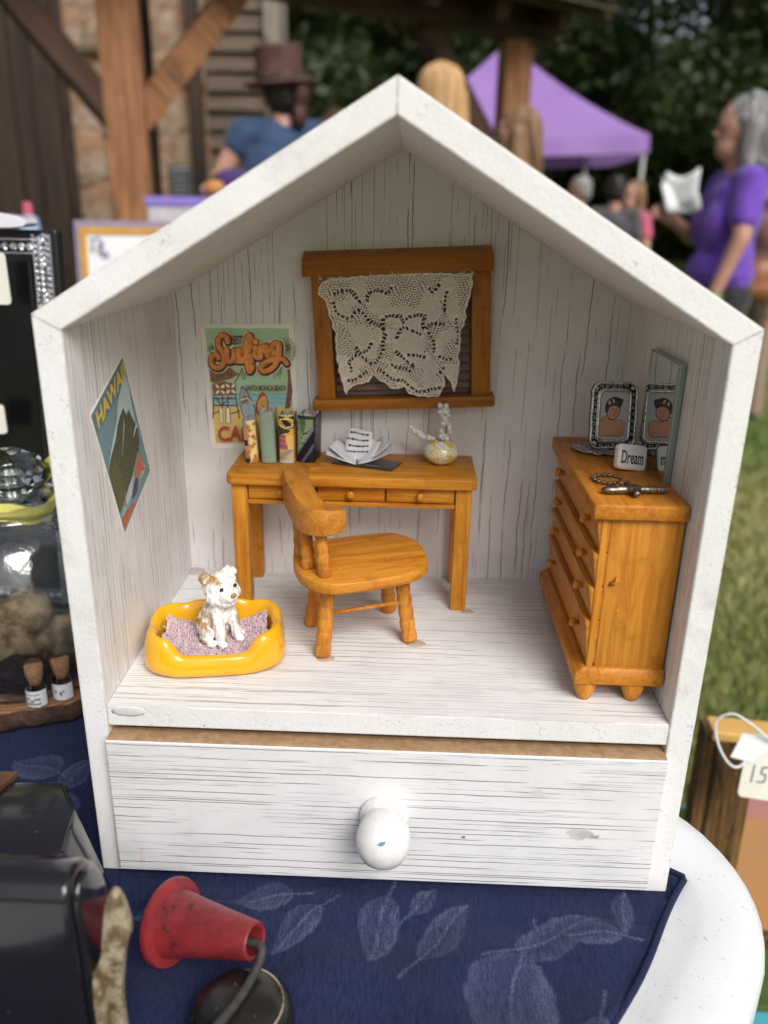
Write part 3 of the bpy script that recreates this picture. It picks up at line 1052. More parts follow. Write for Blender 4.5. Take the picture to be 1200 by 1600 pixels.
for (x0, y0, x1, y1, w) in LEAVES:
    dx, dy = x1 - x0, y1 - y0
    L = math.hypot(dx, dy)
    s = ((X - x0) * dx + (Y - y0) * dy) / L / L
    q = ((X - x0) * -dy + (Y - y0) * dx) / L
    q = q + .12 * w * np.sin(s * 6)
    prof = np.where((s > 0) & (s < 1), np.sin(np.clip(s, 0, 1) ** .75 * math.pi) ** .8, 0) * w
    prof = prof * (1 + .035 * np.sin(s * 31 + 9 * w * 100) * (s > 0))
    e = np.clip((prof - np.abs(q)) / .0012, 0, 1)
    vein = np.abs(np.abs(q) - np.abs(((s * 7) % 1) - .5) * w * .25)
    inner = .35 + .65 * np.clip(np.abs(q) / np.maximum(prof, 1e-4), 0, 1) ** 2
    inner = np.where(np.abs(q) < .0009, 1.0, inner)
    half = np.where(q > 0, 1.0, .62)
    leaf = np.maximum(leaf, e * inner * half)
    stem = (s > -.35) & (s <= .02) & (np.abs(q) < .0008)
    leaf = np.maximum(leaf, stem * .7)
Zc = np.zeros_like(X)
under = 1 / (1 + np.exp(-(-Y - .006) / .006))                # wrinkles only clear of the house
left = 1 / (1 + np.exp((X + .165) / .006))
free = np.clip(under + left * (Y < .11), 0, 1)
wr = 1.7 * (.0011 * np.sin(X * 95 + Y * 40 + 1.2 * np.sin(Y * 60)) + .0008 * np.sin(X * 30 - Y * 140) + .0013 * np.exp(-((X * .5 + Y + .06) / .012) ** 2))
Zc = wr * free * np.where(Y > -.02, .5, 1.0)
Zc = np.minimum(Zc, np.where((np.abs(X) < .155) & (Y > -.006), -.0004, 9))
edge = np.minimum(.098 - A, .130 - B)
Zc = Zc + .0012 * np.exp(-((edge - .0025) / .0018) ** 2) * ((np.abs(X) > .155) | (Y < -.006))
Zc = np.maximum(Zc - .0006, -.0028)
na, nb = X.shape
# soften the hem line so that it is not ruler straight
wob = .0012 * np.sin(A * 60) * np.clip(1 - (.130 - B) / .03, 0, 1)
X2, Y2 = X + wob * N2.x, Y + wob * N2.y
idx = np.arange(na * nb).reshape(na, nb)
F = np.stack([idx[:-1, :-1], idx[1:, :-1], idx[1:, 1:], idx[:-1, 1:]], -1).reshape(-1, 4)
me = bpy.data.meshes.new('tablecloth')
me.from_pydata(np.stack([X2, Y2, Zc], -1).reshape(-1, 3).tolist(), [], F.tolist())
ca = me.color_attributes.new('ink', 'FLOAT_COLOR', 'POINT')
lv = leaf.ravel()
ca.data.foreach_set('color', np.stack([lv, lv, lv, np.ones_like(lv)], 1).astype(np.float32).ravel())
t_ = NT('navy_damask')
la_ = t_.attr('ink')
rotm = t_.map((1, 1, 1), rot=(0, 0, R_(-34)))
wv = t_.n('ShaderNodeTexWave', wave_type='BANDS', bands_direction='X')
t_.put(wv.inputs['Vector'], rotm)
wv.inputs['Scale'].default_value = 330
wv.inputs['Distortion'].default_value = 1.5
wv.inputs['Detail'].default_value = 1
fz = t_.noise(1500, 3, .7)
slub = t_.noise(1, 3, .6, t_.map((900, 160, 500), rot=(0, 0, R_(-34))))
nav = t_.mix(t_.step(slub, .3, .7), (.0085, .0125, .044, 1), (.019, .026, .076, 1))
nav = t_.mix(t_.step(t_.noise(22, 4, .6), .4, .7, 0, .5), nav, (.011, .017, .060, 1))
pal = t_.mix(t_.step(fz, .3, .7), (.085, .10, .21, 1), (.22, .24, .36, 1))
lf = t_.math('MULTIPLY', la_, t_.step(t_.math('ADD', t_.math('MULTIPLY', slub, .6), t_.math('MULTIPLY', fz, .5)), .38, .72, .25, 1.0))
bc = t_.mix(t_.math('MULTIPLY', lf, .62), nav, pal)
lint = t_.step(t_.noise(2600, 1, .5), .74, .8, 0, .35)
bc = t_.mix(lint, bc, (.3, .33, .45, 1))
t_.set(Base_Color=bc, Roughness=.95, Sheen_Weight=.05, Sheen_Roughness=.5, Specular_IOR_Level=.2)
t_.bump(t_.math('ADD', t_.math('MULTIPLY', wv.outputs['Fac'], .5), t_.math('ADD', slub, t_.math('MULTIPLY', lf, .8))), .6, .0005)
tc = obj('tablecloth', me, t_.m, None, True)
tag(tc, 'navy damask tablecloth with pale woven leaves on the white table', 'tablecloth')
hem = obj('hem', tube([tuple(N1 * a + N2 * (.1305 + .0012 * math.sin(a * 60))) + (.0008,) for a in np.linspace(-.3, .0965, 60)] +
                      [tuple(N1 * .0985 + N2 * b) + (.0006,) for b in np.linspace(.129, -.36, 50)], .0017, 6), t_.m, tc, True)

# ================================================================== left of the house: glass jar on a wood slice
M_GLASS = NT('clear_glass').set(Base_Color=(.97, .985, .98, 1), Roughness=.015, Transmission_Weight=1.0, IOR=1.45)
def thin_glass(name, tint, wavy=0.0):
    """thin clear glass: see-through with a sheen that grows at grazing angles"""
    t = NT(name)
    tr = t.n('ShaderNodeBsdfTransparent')
    tr.inputs['Color'].default_value = tint
    gl = t.n('ShaderNodeBsdfGlossy')
    gl.inputs['Roughness'].default_value = .03
    gl.inputs['Color'].default_value = (1, 1, 1, 1)
    fr = t.n('ShaderNodeFresnel')
    fr.inputs['IOR'].default_value = 1.5
    if wavy:
        nb_ = t.n('ShaderNodeBump')
        t.put(nb_.inputs['Height'], t.noise(160, 3, .6))
        nb_.inputs['Strength'].default_value = wavy
        nb_.inputs['Distance'].default_value = .002
        t.t.links.new(nb_.outputs[0], gl.inputs['Normal'])
        t.t.links.new(nb_.outputs[0], fr.inputs['Normal'])
    mx_ = t.n('ShaderNodeMixShader')
    t.t.links.new(t.math('ADD', t.math('MULTIPLY', fr.outputs[0], 1.5), .03, True), mx_.inputs[0])
    t.t.links.new(tr.outputs[0], mx_.inputs[1])
    t.t.links.new(gl.outputs[0], mx_.inputs[2])
    t.t.links.new(mx_.outputs[0], t.t.nodes['Material Output'].inputs['Surface'])
    return t.m
M_THIN = thin_glass('thin_clear_glass', (.93, .95, .95, 1))
M_THINW = thin_glass('wavy_clear_glass', (.90, .92, .92, 1), .25)
JC = (-.268, .188)
M_BARK2 = plain('rough_bark', (.10, .05, .028, 1), .9, c2=(.035, .018, .012, 1), scale=60, stretch=(1, 1, .3), bump=1, bscale=160, bdist=.003)
t_ = NT('slice_grain')
gx = t_.n('ShaderNodeTexWave', wave_type='RINGS', rings_direction='Z')
t_.put(gx.inputs['Vector'], t_.co)
gx.inputs['Scale'].default_value = 90
gx.inputs['Distortion'].default_value = 3
t_.set(Base_Color=t_.mix(gx.outputs['Fac'], (.33, .18, .08, 1), (.18, .085, .035, 1)), Roughness=.5)
M_SLICE = t_.m
ws = thing('wood_slice', 'bark-edged wood slice under the glass jar', 'wood slice', (JC[0], JC[1], .001))
rr = [.0765 + .0022 * math.sin(i * .7) + .0014 * math.sin(i * 2.3 + 1) for i in range(64)]
ring = lambda f, z: [(math.cos(i / 64 * 6.2832) * rr[i] * f, math.sin(i / 64 * 6.2832) * rr[i] * f, z) for i in range(64)]
L_ = [ring(.97, 0), ring(1, .003), ring(1.01, .008), ring(.985, .0145)]
vs = [p for r in L_ for p in r]
fs = [(k * 64 + i, k * 64 + (i + 1) % 64, (k + 1) * 64 + (i + 1) % 64, (k + 1) * 64 + i) for k in range(3) for i in range(64)] + [tuple(range(63, -1, -1))]
pyd('bark_rim', vs, fs, M_BARK2, ws, True)
vs = ring(.985, .0145) + ring(.94, .0152)
fs = [(i, (i + 1) % 64, 64 + (i + 1) % 64, 64 + i) for i in range(64)] + [tuple(range(64, 128))]
pyd('top_face', vs, fs, M_SLICE, ws)

jar = thing('glass_jar', 'clear glass domed jar with a faceted crystal knob and yellow ribbon', 'jar', (JC[0], JC[1], .0165))
out = [(.066, 0), (.0675, .004), (.067, .03), (.065, .075), (.060, .098), (.048, .112), (.036, .117), (.0345, .121), (.036, .125), (.030, .128), (.014, .131), (.008, .134), (.007, .139), (0, .139)]
inn = [(0, .131), (.006, .129), (.012, .128), (.028, .1245), (.034, .114), (.0465, .1095), (.058, .096), (.063, .074), (.065, .03), (.064, .0)]
obj('dome', lathe(inn + out, 48, cap=False), M_THINW, jar, 50)
bm = lathe([(0, .128), (.012, .1285), (.022, .134), (.0275, .141), (.0265, .147), (.0200, .154), (.0105, .159), (0, .160)], 12, cap=False)
obj('crystal_knob', bm, M_GLASS, jar)
M_RIB = plain('yellow_ribbon', (.72, .66, .18, 1), .6, c2=(.62, .55, .12, 1), scale=250, stretch=(1, .1, 1), bump=.4, bscale=900, bdist=.0003)
def ribbon(name, pts, w, side, m, parent):
    pts = spline(pts, 6)
    vs, fs = [], []
    for i, p in enumerate(pts):
        s = Vector(side).normalized() * w / 2
        vs += [tuple(Vector(p) - s), tuple(Vector(p) + s)]
    fs = [(2 * i, 2 * i + 1, 2 * i + 3, 2 * i + 2) for i in range(len(pts) - 1)]
    o = pyd(name, vs, fs, m, parent, False)
    md = o.modifiers.new('t', 'SOLIDIFY')
    md.thickness = .0004
    return o
rb = thing('ribbon_bow', 'yellow grosgrain ribbon tied below the crystal knob', 'ribbon', (JC[0], JC[1], .0165))
ribbon('loop', [(-.032, -.012, .119), (-.012, -.030, .124), (.010, -.031, .126), (.026, -.018, .120), (.034, .002, .129)], .012, (.1, .4, 1), M_RIB, rb)
ribbon('tail', [(.004, .02, .128), (.022, .03, .146), (.040, .040, .172)], .022, (.3, 0, 1), M_RIB, rb)
ribbon('tail', [(-.004, .01, .140), (-.022, .015, .148), (-.045, .022, .165)], .018, (-.3, 0, 1), M_RIB, rb)

M_CORK = plain('cork', (.34, .19, .10, 1), .9, c2=(.2, .10, .05, 1), scale=500, bump=.6, bscale=900)
def vial(x, y, label, marks):
    v = thing('cork_bottle', label, 'bottle', (x, y, .0165), group='tiny cork bottles inside the jar')
    obj('glass', lathe([(0, 0), (.0062, 0), (.0068, .001), (.0068, .014), (.0045, .018), (.0045, .0205), (.0052, .021), (.0052, .0225), (.0044, .0225)], 20, cap=False), M_THIN, v, 40)
    obj('cork', lathe([(0, .016), (.004, .016), (.0058, .0228), (.0060, .0295), (.0056, .030), (0, .030)], 16), M_CORK, v, 40)
    vs, fs = [], []
    for i in range(17):
        a = R_(-170 + 160 * i / 16)
        vs += [(.0071 * math.cos(a), .0071 * math.sin(a), .0012), (.0071 * math.cos(a), .0071 * math.sin(a), .0132)]
    fs = [(2 * i, 2 * i + 2, 2 * i + 3, 2 * i + 1) for i in range(16)]
    lb = pyd('paper_label', vs, fs, M_PAPER, v, True)
    def on_lab(u, h):   # u: metres along the label, h height
        a = R_(-90) + u / .00725
        return (.00725 * math.cos(a), .00725 * math.sin(a), h)
    bm = bmesh.new()
    for (u, h, w, hh) in marks:
        q = [bm.verts.new(on_lab(u + du, h + dh)) for du, dh in ((-w / 2, -hh / 2), (w / 2, -hh / 2), (w / 2, hh / 2), (-w / 2, hh / 2))]
        bm.faces.new(q)
    obj('lettering', bm, M_DARK, lb)
rnd = random.Random(2)
m1 = [(0, .0125, .012, .0004), (0, .0018, .012, .0004)] + [(-.0055 + i * .0012, .0105, .0007, .0009) for i in range(9)] + [(-.004 + i * .0014, .0065 + rnd.uniform(-.001, .001), .0009, .0018) for i in range(7)] + [(-.005 + i * .0012, .0035, .0008, .0014) for i in range(9)]
m2 = [(0, .0122, .011, .0012), (0, .002, .011, .0008), (-.001, .007, .004, .0018), (.0012, .0062, .0012, .0028), (-.0028, .0084, .0022, .0008), (.003, .008, .00135, .00135)]
vial(-.2385, .1262, 'tiny corked bottle with a finely lettered label', m1)
vial(-.2245, .1355, 'tiny corked bottle with a dark figure on its label', m2)
# contents of the jar: bone-brown stones and a bark chip
M_ROCK = plain('tan_stone', (.55, .40, .24, 1), .8, c2=(.15, .085, .04, 1), scale=75, bump=.8, bscale=110, bdist=.002)
M_ROCK2 = plain('dark_chip', (.10, .07, .05, 1), .9, c2=(.04, .03, .02, 1), scale=80, bump=.8, bscale=200, bdist=.002)
for lb, c, rad, m, sd in (('pale rounded stone inside the glass jar', (-.278, .19, .040), (.028, .026, .025), M_ROCK, 3), ('brown rock wedged behind the bottles in the jar', (-.240, .192, .033), (.020, .018, .016), M_ROCK, 8), ('dark flat chip on the wood slice inside the jar', (-.262, .153, .025), (.018, .013, .0085), M_ROCK2, 5)):
    bm = bmesh.new()
    bmesh.ops.create_icosphere(bm, subdivisions=4, radius=1)
    for v in bm.verts:
        n_ = v.co.normalized()
        v.co = n_ * (1 + .30 * mnoise.noise(n_ * 1.7 + Vector((sd, 0, 0))) + .13 * mnoise.noise(n_ * 4.2 + Vector((0, sd, 0))) + .05 * mnoise.noise(n_ * 11))
        v.co = Vector((v.co.x * rad[0], v.co.y * rad[1], v.co.z * rad[2]))
    o = obj('stone' if 'chip' not in lb else 'bark_chip', bm, m, None, True)
    o.location = c
    tag(o, lb, 'stone')

# black frame with rhinestone border
M_BLKGL = NT('black_glass').set(Base_Color=(.004, .004, .005, 1), Roughness=.22)
M_GUN = plain('black_lacquer', (.010, .010, .012, 1), .3)
M_STRASS = NT('rhinestone').set(Base_Color=(.90, .90, .92, 1), Metallic=1.0, Roughness=.22)
rf = thing('rhinestone_frame', 'black picture frame edged with glittering rhinestones', 'frame', (-.4115, .302, -.0005), (R_(-5), 0, R_(-3)))
fw_, fh_ = .138, .318
obj('backing', box(-fw_, fw_, 0, .012, 0, fh_, .0015), M_GUN, rf)
obj('dark_glass', box(-fw_ + .026, fw_ - .026, -.001, .001, .026, fh_ - .026, 0), M_BLKGL, rf)
for a in ((-fw_ + .022, -fw_ + .0245, .022, fh_ - .022), (fw_ - .0245, fw_ - .022, .022, fh_ - .022), (-fw_ + .022, fw_ - .022, fh_ - .0245, fh_ - .022), (-fw_ + .022, fw_ - .022, .022, .0245)):
    obj('inner_lip', box(a[0], a[1], -.003, .0, a[2], a[3], .0006), M_GUN, rf)
bm = bmesh.new()
rnd = random.Random(9)
def gem(x, z, sx, sz, a=0):
    ca_, sa_ = math.cos(a), math.sin(a)
    P = lambda u, v, y: bm.verts.new((x + u * ca_ - v * sa_, y, z + u * sa_ + v * ca_))
    o_ = [P(sx * math.cos(k * math.pi / 4), sz * math.sin(k * math.pi / 4), -.0002) for k in range(8)]
    i_ = [P(.55 * sx * math.cos(k * math.pi / 4), .55 * sz * math.sin(k * math.pi / 4), -.0016) for k in range(8)]
    for k in range(8):
        bm.faces.new((o_[k], o_[(k + 1) % 8], i_[(k + 1) % 8], i_[k]))
    bm.faces.new(i_)
for s in (-1, 1):
    xc = s * (fw_ - .0125)
    z = .006
    while z < fh_ - .004:
        gem(xc - .0068, z, .00135, .00135)
        gem(xc + .0068, z, .00135, .00135)
        z += .0027
    z = .008
    while z < fh_ - .006:
        gem(xc - .0026, z, .0040, .0021, .6 + rnd.uniform(-.15, .15))
        gem(xc + .0028, z + .002, .0036, .0020, -.5 + rnd.uniform(-.2, .2))
        z += .0046
for zc in (.0125, fh_ - .0125):
    x = -fw_ + .02
    while x < fw_ - .02:
        gem(x, zc - .0052, .00135, .00135)
        gem(x, zc + .0052, .00135, .00135)
        x += .0027
    x = -fw_ + .022
    while x < fw_ - .02:
        gem(x, zc, .0033, .0030)
        x += .0066
bmesh.ops.recalc_face_normals(bm, faces=bm.faces)
st = obj('rhinestones', bm, M_STRASS, rf)
st['kind'] = 'stuff'
M_TAG = plain('cream_tag', (.76, .73, .64, 1), .7, c2=(.72, .69, .6, 1), scale=60)
def rrect(w, h, r, n=5):
    out = []
    for cx, cz, a0 in ((w / 2 - r, h / 2 - r, 0), (-w / 2 + r, h / 2 - r, 90), (-w / 2 + r, -h / 2 + r, 180), (w / 2 - r, -h / 2 + r, 270)):
        for i in range(n + 1):
            a = R_(a0 + 90 * i / n)
            out.append((cx + r * math.cos(a), cz + r * math.sin(a)))
    return out
for lb, loc, w, h in (('blank cream tag hanging on the rhinestone frame', (-.3125, .288, .2815), .028, .038), ('small white tag low on the rhinestone frame', (-.3285, .290, .172), .022, .024)):
    o = obj('price_tag', prism(rrect(w, h, .003), -.0004, .0004, 'y'), M_TAG)
    o.location = loc
    tag(o, lb, 'tag')
# things lying on and behind that frame
pk = obj('plastic_packet', prism(smooth_loop([(-.05, 0), (.03, -.001), (.042, .003), (.03, .010), (-.02, .012), (-.05, .010)], 2), -.01, .012, 'y', .001), NT('white_film').set(Base_Color=(.75, .72, .78, 1), Roughness=.15, Coat_Weight=.6))
pk.location = (-.325, .312, .318)
tag(pk, 'shiny white plastic packet resting on top of the rhinestone frame', 'packet')

# ================================================================== vendor stands at the back left
M_VCLOTH = cloth('violet_table_cover', (.16, .07, .34, 1))
vt = thing('vendor_table', 'vendor table behind the house under a violet cover', 'table', (-.95, 1.75, GZ))
obj('cover', box(-.55, .55, -.5, 1.1, .25, .80, .02), M_VCLOTH, vt)
for sx in (-.5, .5):
    for sy in (-.45, 1.0):
        obj('leg', box(sx - .02, sx + .02, sy - .02, sy + .02, 0, .26), M_STEEL, vt)
M_GOLD = plain('yellow_gold_paint', (.62, .33, .05, 1), .45, c2=(.5, .25, .03, 1), scale=30)
M_LILAC = plain('lilac_grey', (.30, .25, .33, 1), .6)
fp = thing('framed_certificate', 'white print in a yellow and grey frame behind the roof', 'picture', (-.612, 1.5, .10), (R_(-6), 0, R_(4)))
w_, h_ = .125, .20
obj('outer_frame', box(-w_, w_, 0, .012, 0, h_ + .01, .002), M_LILAC, fp)
for a in ((-w_ + .012, -w_ + .027, .012, h_ - .004), (w_ - .027, w_ - .012, .012, h_ - .004), (-w_ + .027, w_ - .027, h_ - .019, h_ - .004), (-w_ + .027, w_ - .027, .012, .027)):
    obj('yellow_bar', box(a[0], a[1], -.005, .0, a[2], a[3], .001), M_GOLD, fp)
obj('print', box(-w_ + .026, w_ - .026, -.002, -.0005, .026, h_ - .018), M_PAPER, fp)
RX90 = Matrix.Translation((0, -.0021, 0)) @ Matrix.Rotation(R_(90), 4, 'X')
P = Print()
for i in range(9):
    P.disc(-.075 + .012 * math.sin(i * 2.2), .165 + .007 * math.cos(i * 3.1) - .0022 * i, .007, .004, (.18, .17, .26, 1), 1 + i, i)
P.build('ink_sketch', fp, RX90)
P = Print()
for i in range(7):
    P.disc(-.06 + .006 * math.sin(i * 2.9), .138 + .005 * math.cos(i * 1.7), .005, .0035, (.22, .2, .3, 1), 12 + i, i)
P.build('ink_sketch', fp, RX90)
P = Print()
P.disc(.03, .135, .025, .022, (.68, .67, .62, 1), 1)
P.build('pale_disc', fp, RX90)
M_JBLUE = plain('pale_blue_jar', (.35, .48, .68, 1), .4)
o = thing('blue_bottle', 'pale blue bottle with a pink cap behind the rhinestone frame', 'bottle', (-.702, 1.22, .0))
o.scale = (.62, .62, .97)
obj('body', lathe([(0, 0), (.028, 0), (.03, .01), (.03, .31), (.026, .325), (.012, .33)], 20), M_JBLUE, o, 40)
obj('cap', lathe([(.011, .33), (.014, .332), (.014, .352), (0, .354)], 16), plain('pink_cap', (.6, .12, .2, 1), .4), o, 40)
# raised display box with a violet skirt, a chalkboard and pumpkins
vb = thing('display_shelf', 'white display box with a violet skirt beside the porch post', 'display', (-.86, 2.62, GZ))
obj('box_body', box(-.03, .30, -.1, .14, 0, 1.145, .006), M_WHITET, vb)
obj('violet_skirt', box(-.035, .31, -.105, .15, 1.145, 1.175, .004), plain('light_violet', (.30, .22, .62, 1), .7), vb)
cb = thing('chalkboard_sign', 'small black chalkboard sign with white lettering by the post', 'sign', (-.785, 2.56, .377), (R_(-8), 0, R_(5)))
obj('board', box(-.038, .038, 0, .006, 0, .10, .002), M_DARK, cb)
P = Print()
for r0, (a, b) in enumerate(((-.03, .03), (-.028, .016), (-.028, .026), (-.028, .022), (-.02, .026), (-.028, .02))):
    x = a
    while x < b:
        w = random.uniform(.004, .009)
        P.rect(x, .084 - r0 * .0145, min(x + w, b), .0870 - r0 * .0145 + (.005 if r0 == 0 else 0), (.22, .22, .22, 1), 1)
        x += w + .0025
P.build('chalk_lettering', cb, Matrix.Translation((0, -.0012, 0)) @ Matrix.Rotation(R_(90), 4, 'X'))
def pumpkin(label, loc, r, m):
    p = thing('pumpkin', label, 'pumpkin', loc, group='pumpkins on the display box')
    vs, fs = [], []
    for i in range(13):
        th = math.pi * i / 12
        for j in range(40):
            a = 2 * math.pi * j / 40
            rad = r * math.sin(th) * (1 - .09 * abs(math.cos(a * 5))) + .0001
            vs.append((rad * math.cos(a), rad * math.sin(a), r * .78 * (1 - math.cos(th)) - .12 * r * math.exp(-(th / .5) ** 2) * 0))
    for i in range(12):
        for j in range(40):
            fs.append((i * 40 + j, i * 40 + (j + 1) % 40, (i + 1) * 40 + (j + 1) % 40, (i + 1) * 40 + j))
    pyd('flesh', vs, fs, m, p, True)
    obj('stalk', tube([(0, 0, r * 1.45), (.006, 0, r * 1.75), (.016, 0, r * 1.95)], [.01, .007, .008], 7), M_BARK, p, True)
pumpkin('cream pumpkin beside the chalkboard sign', (-.70, 2.62, .376), .030, plain('cream_pumpkin', (.7, .58, .42, 1), .6))
pumpkin('orange pumpkin right of the chalkboard sign', (-.672, 2.575, .376), .036, plain('orange_pumpkin', (.55, .24, .07, 1), .6))
M_DVIO = cloth('dark_violet', (.05, .022, .13, 1))
bx = obj('fabric_bundle', fuse(ellipsoid(ellipsoid(bmesh.new(), (0, 0, .06), (.07, .06, .075)), (.04, .02, .03), (.06, .06, .05)), .006, 3), M_DVIO, None, True)
bx.location = (-.632, 2.70, .375)
bx.scale = (1.25, 1, .75)
tag(bx, 'dark violet cloth bundle behind the pumpkins', 'cloth')

# ================================================================== right of the table: framed picture, tag, low stand
M_FRB = timber('brown_frame_wood', (.24, .12, .035, 1), (.11, .05, .014, 1), 'z', 6)
M_FRG = plain('bright_gold_edge', (.82, .52, .17, 1), .35, c2=(.68, .38, .10, 1), scale=60, stretch=(.1, 1, 1))
pf = thing('picture_frame', 'wooden picture frame with gold edge leaning beside the table', 'picture frame', (.384, .262, -.311), (R_(-3), 0, R_(-6)))
FWI, FH = .1065, .218
for i, (a, b, d_, m) in enumerate(((0, .012, .0, M_FRB), (.012, .021, -.003, M_FRB), (.021, .041, .002, M_FRB), (.041, .050, .006, M_FRB))):
    obj('side_moulding', box(-FWI + a, -FWI + b, d_, .022, 0, FH - .002 - a * .5, .001), m, pf)
    obj('side_moulding', box(FWI - b, FWI - a, d_, .022, 0, FH - .002 - a * .5, .001), m, pf)
obj('top_moulding', box(-FWI + .006, FWI - .006, -.004, .024, FH - .010, FH, .002), M_FRG, pf)
obj('top_moulding', box(-FWI + .030, FWI - .030, -.001, .02, FH - .026, FH - .0105, .002), M_FRG, pf)
obj('bottom_moulding', box(-FWI, FWI, -.002, .023, -.012, .0, .002), M_FRB, pf)
t_ = NT('faded_print')
z3 = t_.n('ShaderNodeSeparateXYZ')
t_.put(z3.inputs[0], t_.co)
pc = t_.mix(t_.step(t_.math('ADD', z3.outputs[2], t_.math('MULTIPLY', t_.noise(14, 3, .6), .05)), .143, .163), (.50, .24, .085, 1), (.48, .20, .19, 1))
t_.set(Base_Color=t_.mix(t_.step(t_.noise(20, 3, .5), .4, .7, 0, .4), pc, (.42, .20, .13, 1)), Roughness=.6)
obj('print', box(-FWI + .049, FWI - .049, .008, .012, 0, FH - .03), t_.m, pf)
# tag reading 15
tg = thing('price_tag', 'white paper tag reading 15 tied to the wooden frame', 'tag', (.3125, .236, -.1035), (R_(-12), R_(5), R_(-4)))
obj('card', prism([(-.0175, .020), (-.009, .030), (.0175, .030), (.022, .022), (.022, -.018), (.019, -.022), (-.015, -.022), (-.0175, -.019)], -.0003, .0003, 'y'), M_TAG, tg)
P = Print()
P.line([(-.0085, .0075), (-.0090, -.0075)], .0013, (.03, .03, .035, 1), 1, 0)
P.line([(.0035, .0070), (-.0018, .0064), (-.0022, .0008), (.0015, .0006), (.0022, -.003), (.0008, -.0066), (-.0042, -.0068)], .0013, (.03, .03, .035, 1), 2, 0)
P.build('lettering', tg, Matrix.Translation((0, -.0005, 0)) @ Matrix.Rotation(R_(90), 4, 'X'))
M_STR = NT('white_string').set(Base_Color=(.72, .70, .74, 1), Roughness=.5)
obj('string', tube(spline([(.008, -.001, .026), (-.004, -.006, .034), (-.022, -.008, .0455), (-.036, -.004, .050), (-.046, 0, .040), (-.042, -.002, .022), (-.032, -.005, .008), (-.022, -.003, .005), (-.014, -.001, .016)], 7), .0011, 7), M_STR, tg, True)
obj('string', tube(spline([(.006, -.001, .026), (.010, -.005, .040), (.011, -.005, .050), (.006, -.004, .057)], 6), .0011, 7), M_STR, tg, True)
sl = obj('folded_slip', prism([(-.030, .012), (-.024, .034), (-.006, .036), (.002, .026), (-.012, .010)], -.0022, -.0016, 'y'), M_PAPER, tg)
# turquoise stand the frame rests on
M_TURQ = plain('turquoise_cover', (.09, .42, .50, 1), .6, c2=(.06, .33, .42, 1), scale=20)
lo = thing('low_stand', 'low stand with a turquoise cover under the wooden frame', 'stand', (.52, .16, GZ))
obj('cover', box(-.24, .24, -.32, .32, .02, .468, .012), M_TURQ, lo)
o = obj('board', box(-.22, .22, .04, .3, .4685, .4755, .002), plain('green_mat', (.06, .11, .02, 1), .9), lo)

# ================================================================== lower left: black appliance, red cone plug with cord
t_ = NT('glossy_black_enamel')
ch = t_.noise(60, 4, .7)
sc_ = t_.step(t_.noise(260, 3, .7), .66, .74)
t_.set(Base_Color=t_.mix(t_.math('MULTIPLY', sc_, .5), (.010, .010, .012, 1), (.12, .10, .07, 1)), Roughness=t_.step(ch, .3, .7, .10, .22), Coat_Weight=.5, Coat_Roughness=.08)
M_ENAM = t_.m
t_ = NT('worn_brass_casting')
ch = t_.noise(120, 5, .7)
t_.set(Base_Color=t_.mix(t_.step(ch, .4, .62), (.66, .57, .38, 1), (.20, .14, .07, 1)), Roughness=t_.step(ch, .3, .7, .35, .7), Metallic=.55)
t_.bump(ch, .8, .0015)
M_BRASSW = t_.m
M_RUST = plain('worn_brown_edge', (.16, .075, .035, 1), .5, c2=(.06, .03, .018, 1), scale=60, stretch=(.3, 1, 1))
ap = thing('vintage_appliance', 'glossy black vintage machine with a chipped brass lug', 'appliance', (-.108, -.104, 0))
D_ = [(-.0165, .0), (-.0165, .106), (-.0150, .1105), (-.0105, .1135), (-.0040, .1135), (.0035, .1095), (.0105, .1005), (.0150, .086), (.0165, .066), (.0165, .0)]
obj('main_body', prism([(y, z * .95) for y, z in D_], -.22, .0, 'x', .0042, 4), M_ENAM, ap, 35)
obj('end_plate', prism([(y * .80 + .0002, z * .92) for y, z in D_], -.0005, .0026, 'x', .0014, 3), M_ENAM, ap, 35)
obj('ledge', prism([(.0168, .0), (.0168, .052), (.024, .058), (.046, .060), (.046, .0)], -.22, -.030, 'x', .0015, 2), M_ENAM, ap, 35)
tp = [(-.22, .099), (-.059, .108), (-.044, .087), (-.0375, .059), (-.052, .0465), (-.22, .0465)]
obj('upper_housing', bev(bm_new([(x, y, .053) for x, y in tp] + [(x + (.012 if x > -.1 else 0), y + .003, .0) for x, y in tp],
    [tuple(range(6)), tuple(range(6, 12))] + [(i, (i + 1) % 6, 6 + (i + 1) % 6, 6 + i) for i in range(6)]), .0022, 3), M_ENAM, ap, 35)
obj('worn_plate', bev(bm_new([(-.22, .103, .055), (-.084, .1115, .0555), (-.090, .085, .0565), (-.104, .059, .056), (-.22, .057, .056),
                              (-.22, .103, .0515), (-.084, .1115, .0515), (-.090, .085, .0515), (-.104, .059, .0515), (-.22, .057, .0515)],
    [(0, 1, 2, 3, 4), (5, 6, 7, 8, 9), (0, 1, 6, 5), (1, 2, 7, 6), (2, 3, 8, 7), (3, 4, 9, 8), (4, 0, 5, 9)]), .0008, 2), M_RUST, ap)
lug = [(.0112, .0988), (.0142, .1014), (.0167, .0979), (.0191, .0827), (.0157, .0747), (.0135, .060), (.0120, .0467), (.0125, .020), (.0040, .018), (-.0005, .032), (.0000, .059), (.0058, .0661), (.0086, .0853)]
lg = obj('brass_lug', prism(smooth_loop(lug, 1), -.0105, -.0060, 'y', .0009, 2), M_BRASSW, ap, 40)
lug2 = [(.0030, .0640), (.0065, .0600), (.0080, .045), (.0085, .012), (.0036, .010)]
obj('brass_lug', prism(smooth_loop(lug2, 1), -.0150, -.0108, 'y', .0009, 2), M_BRASSW, ap, 40)

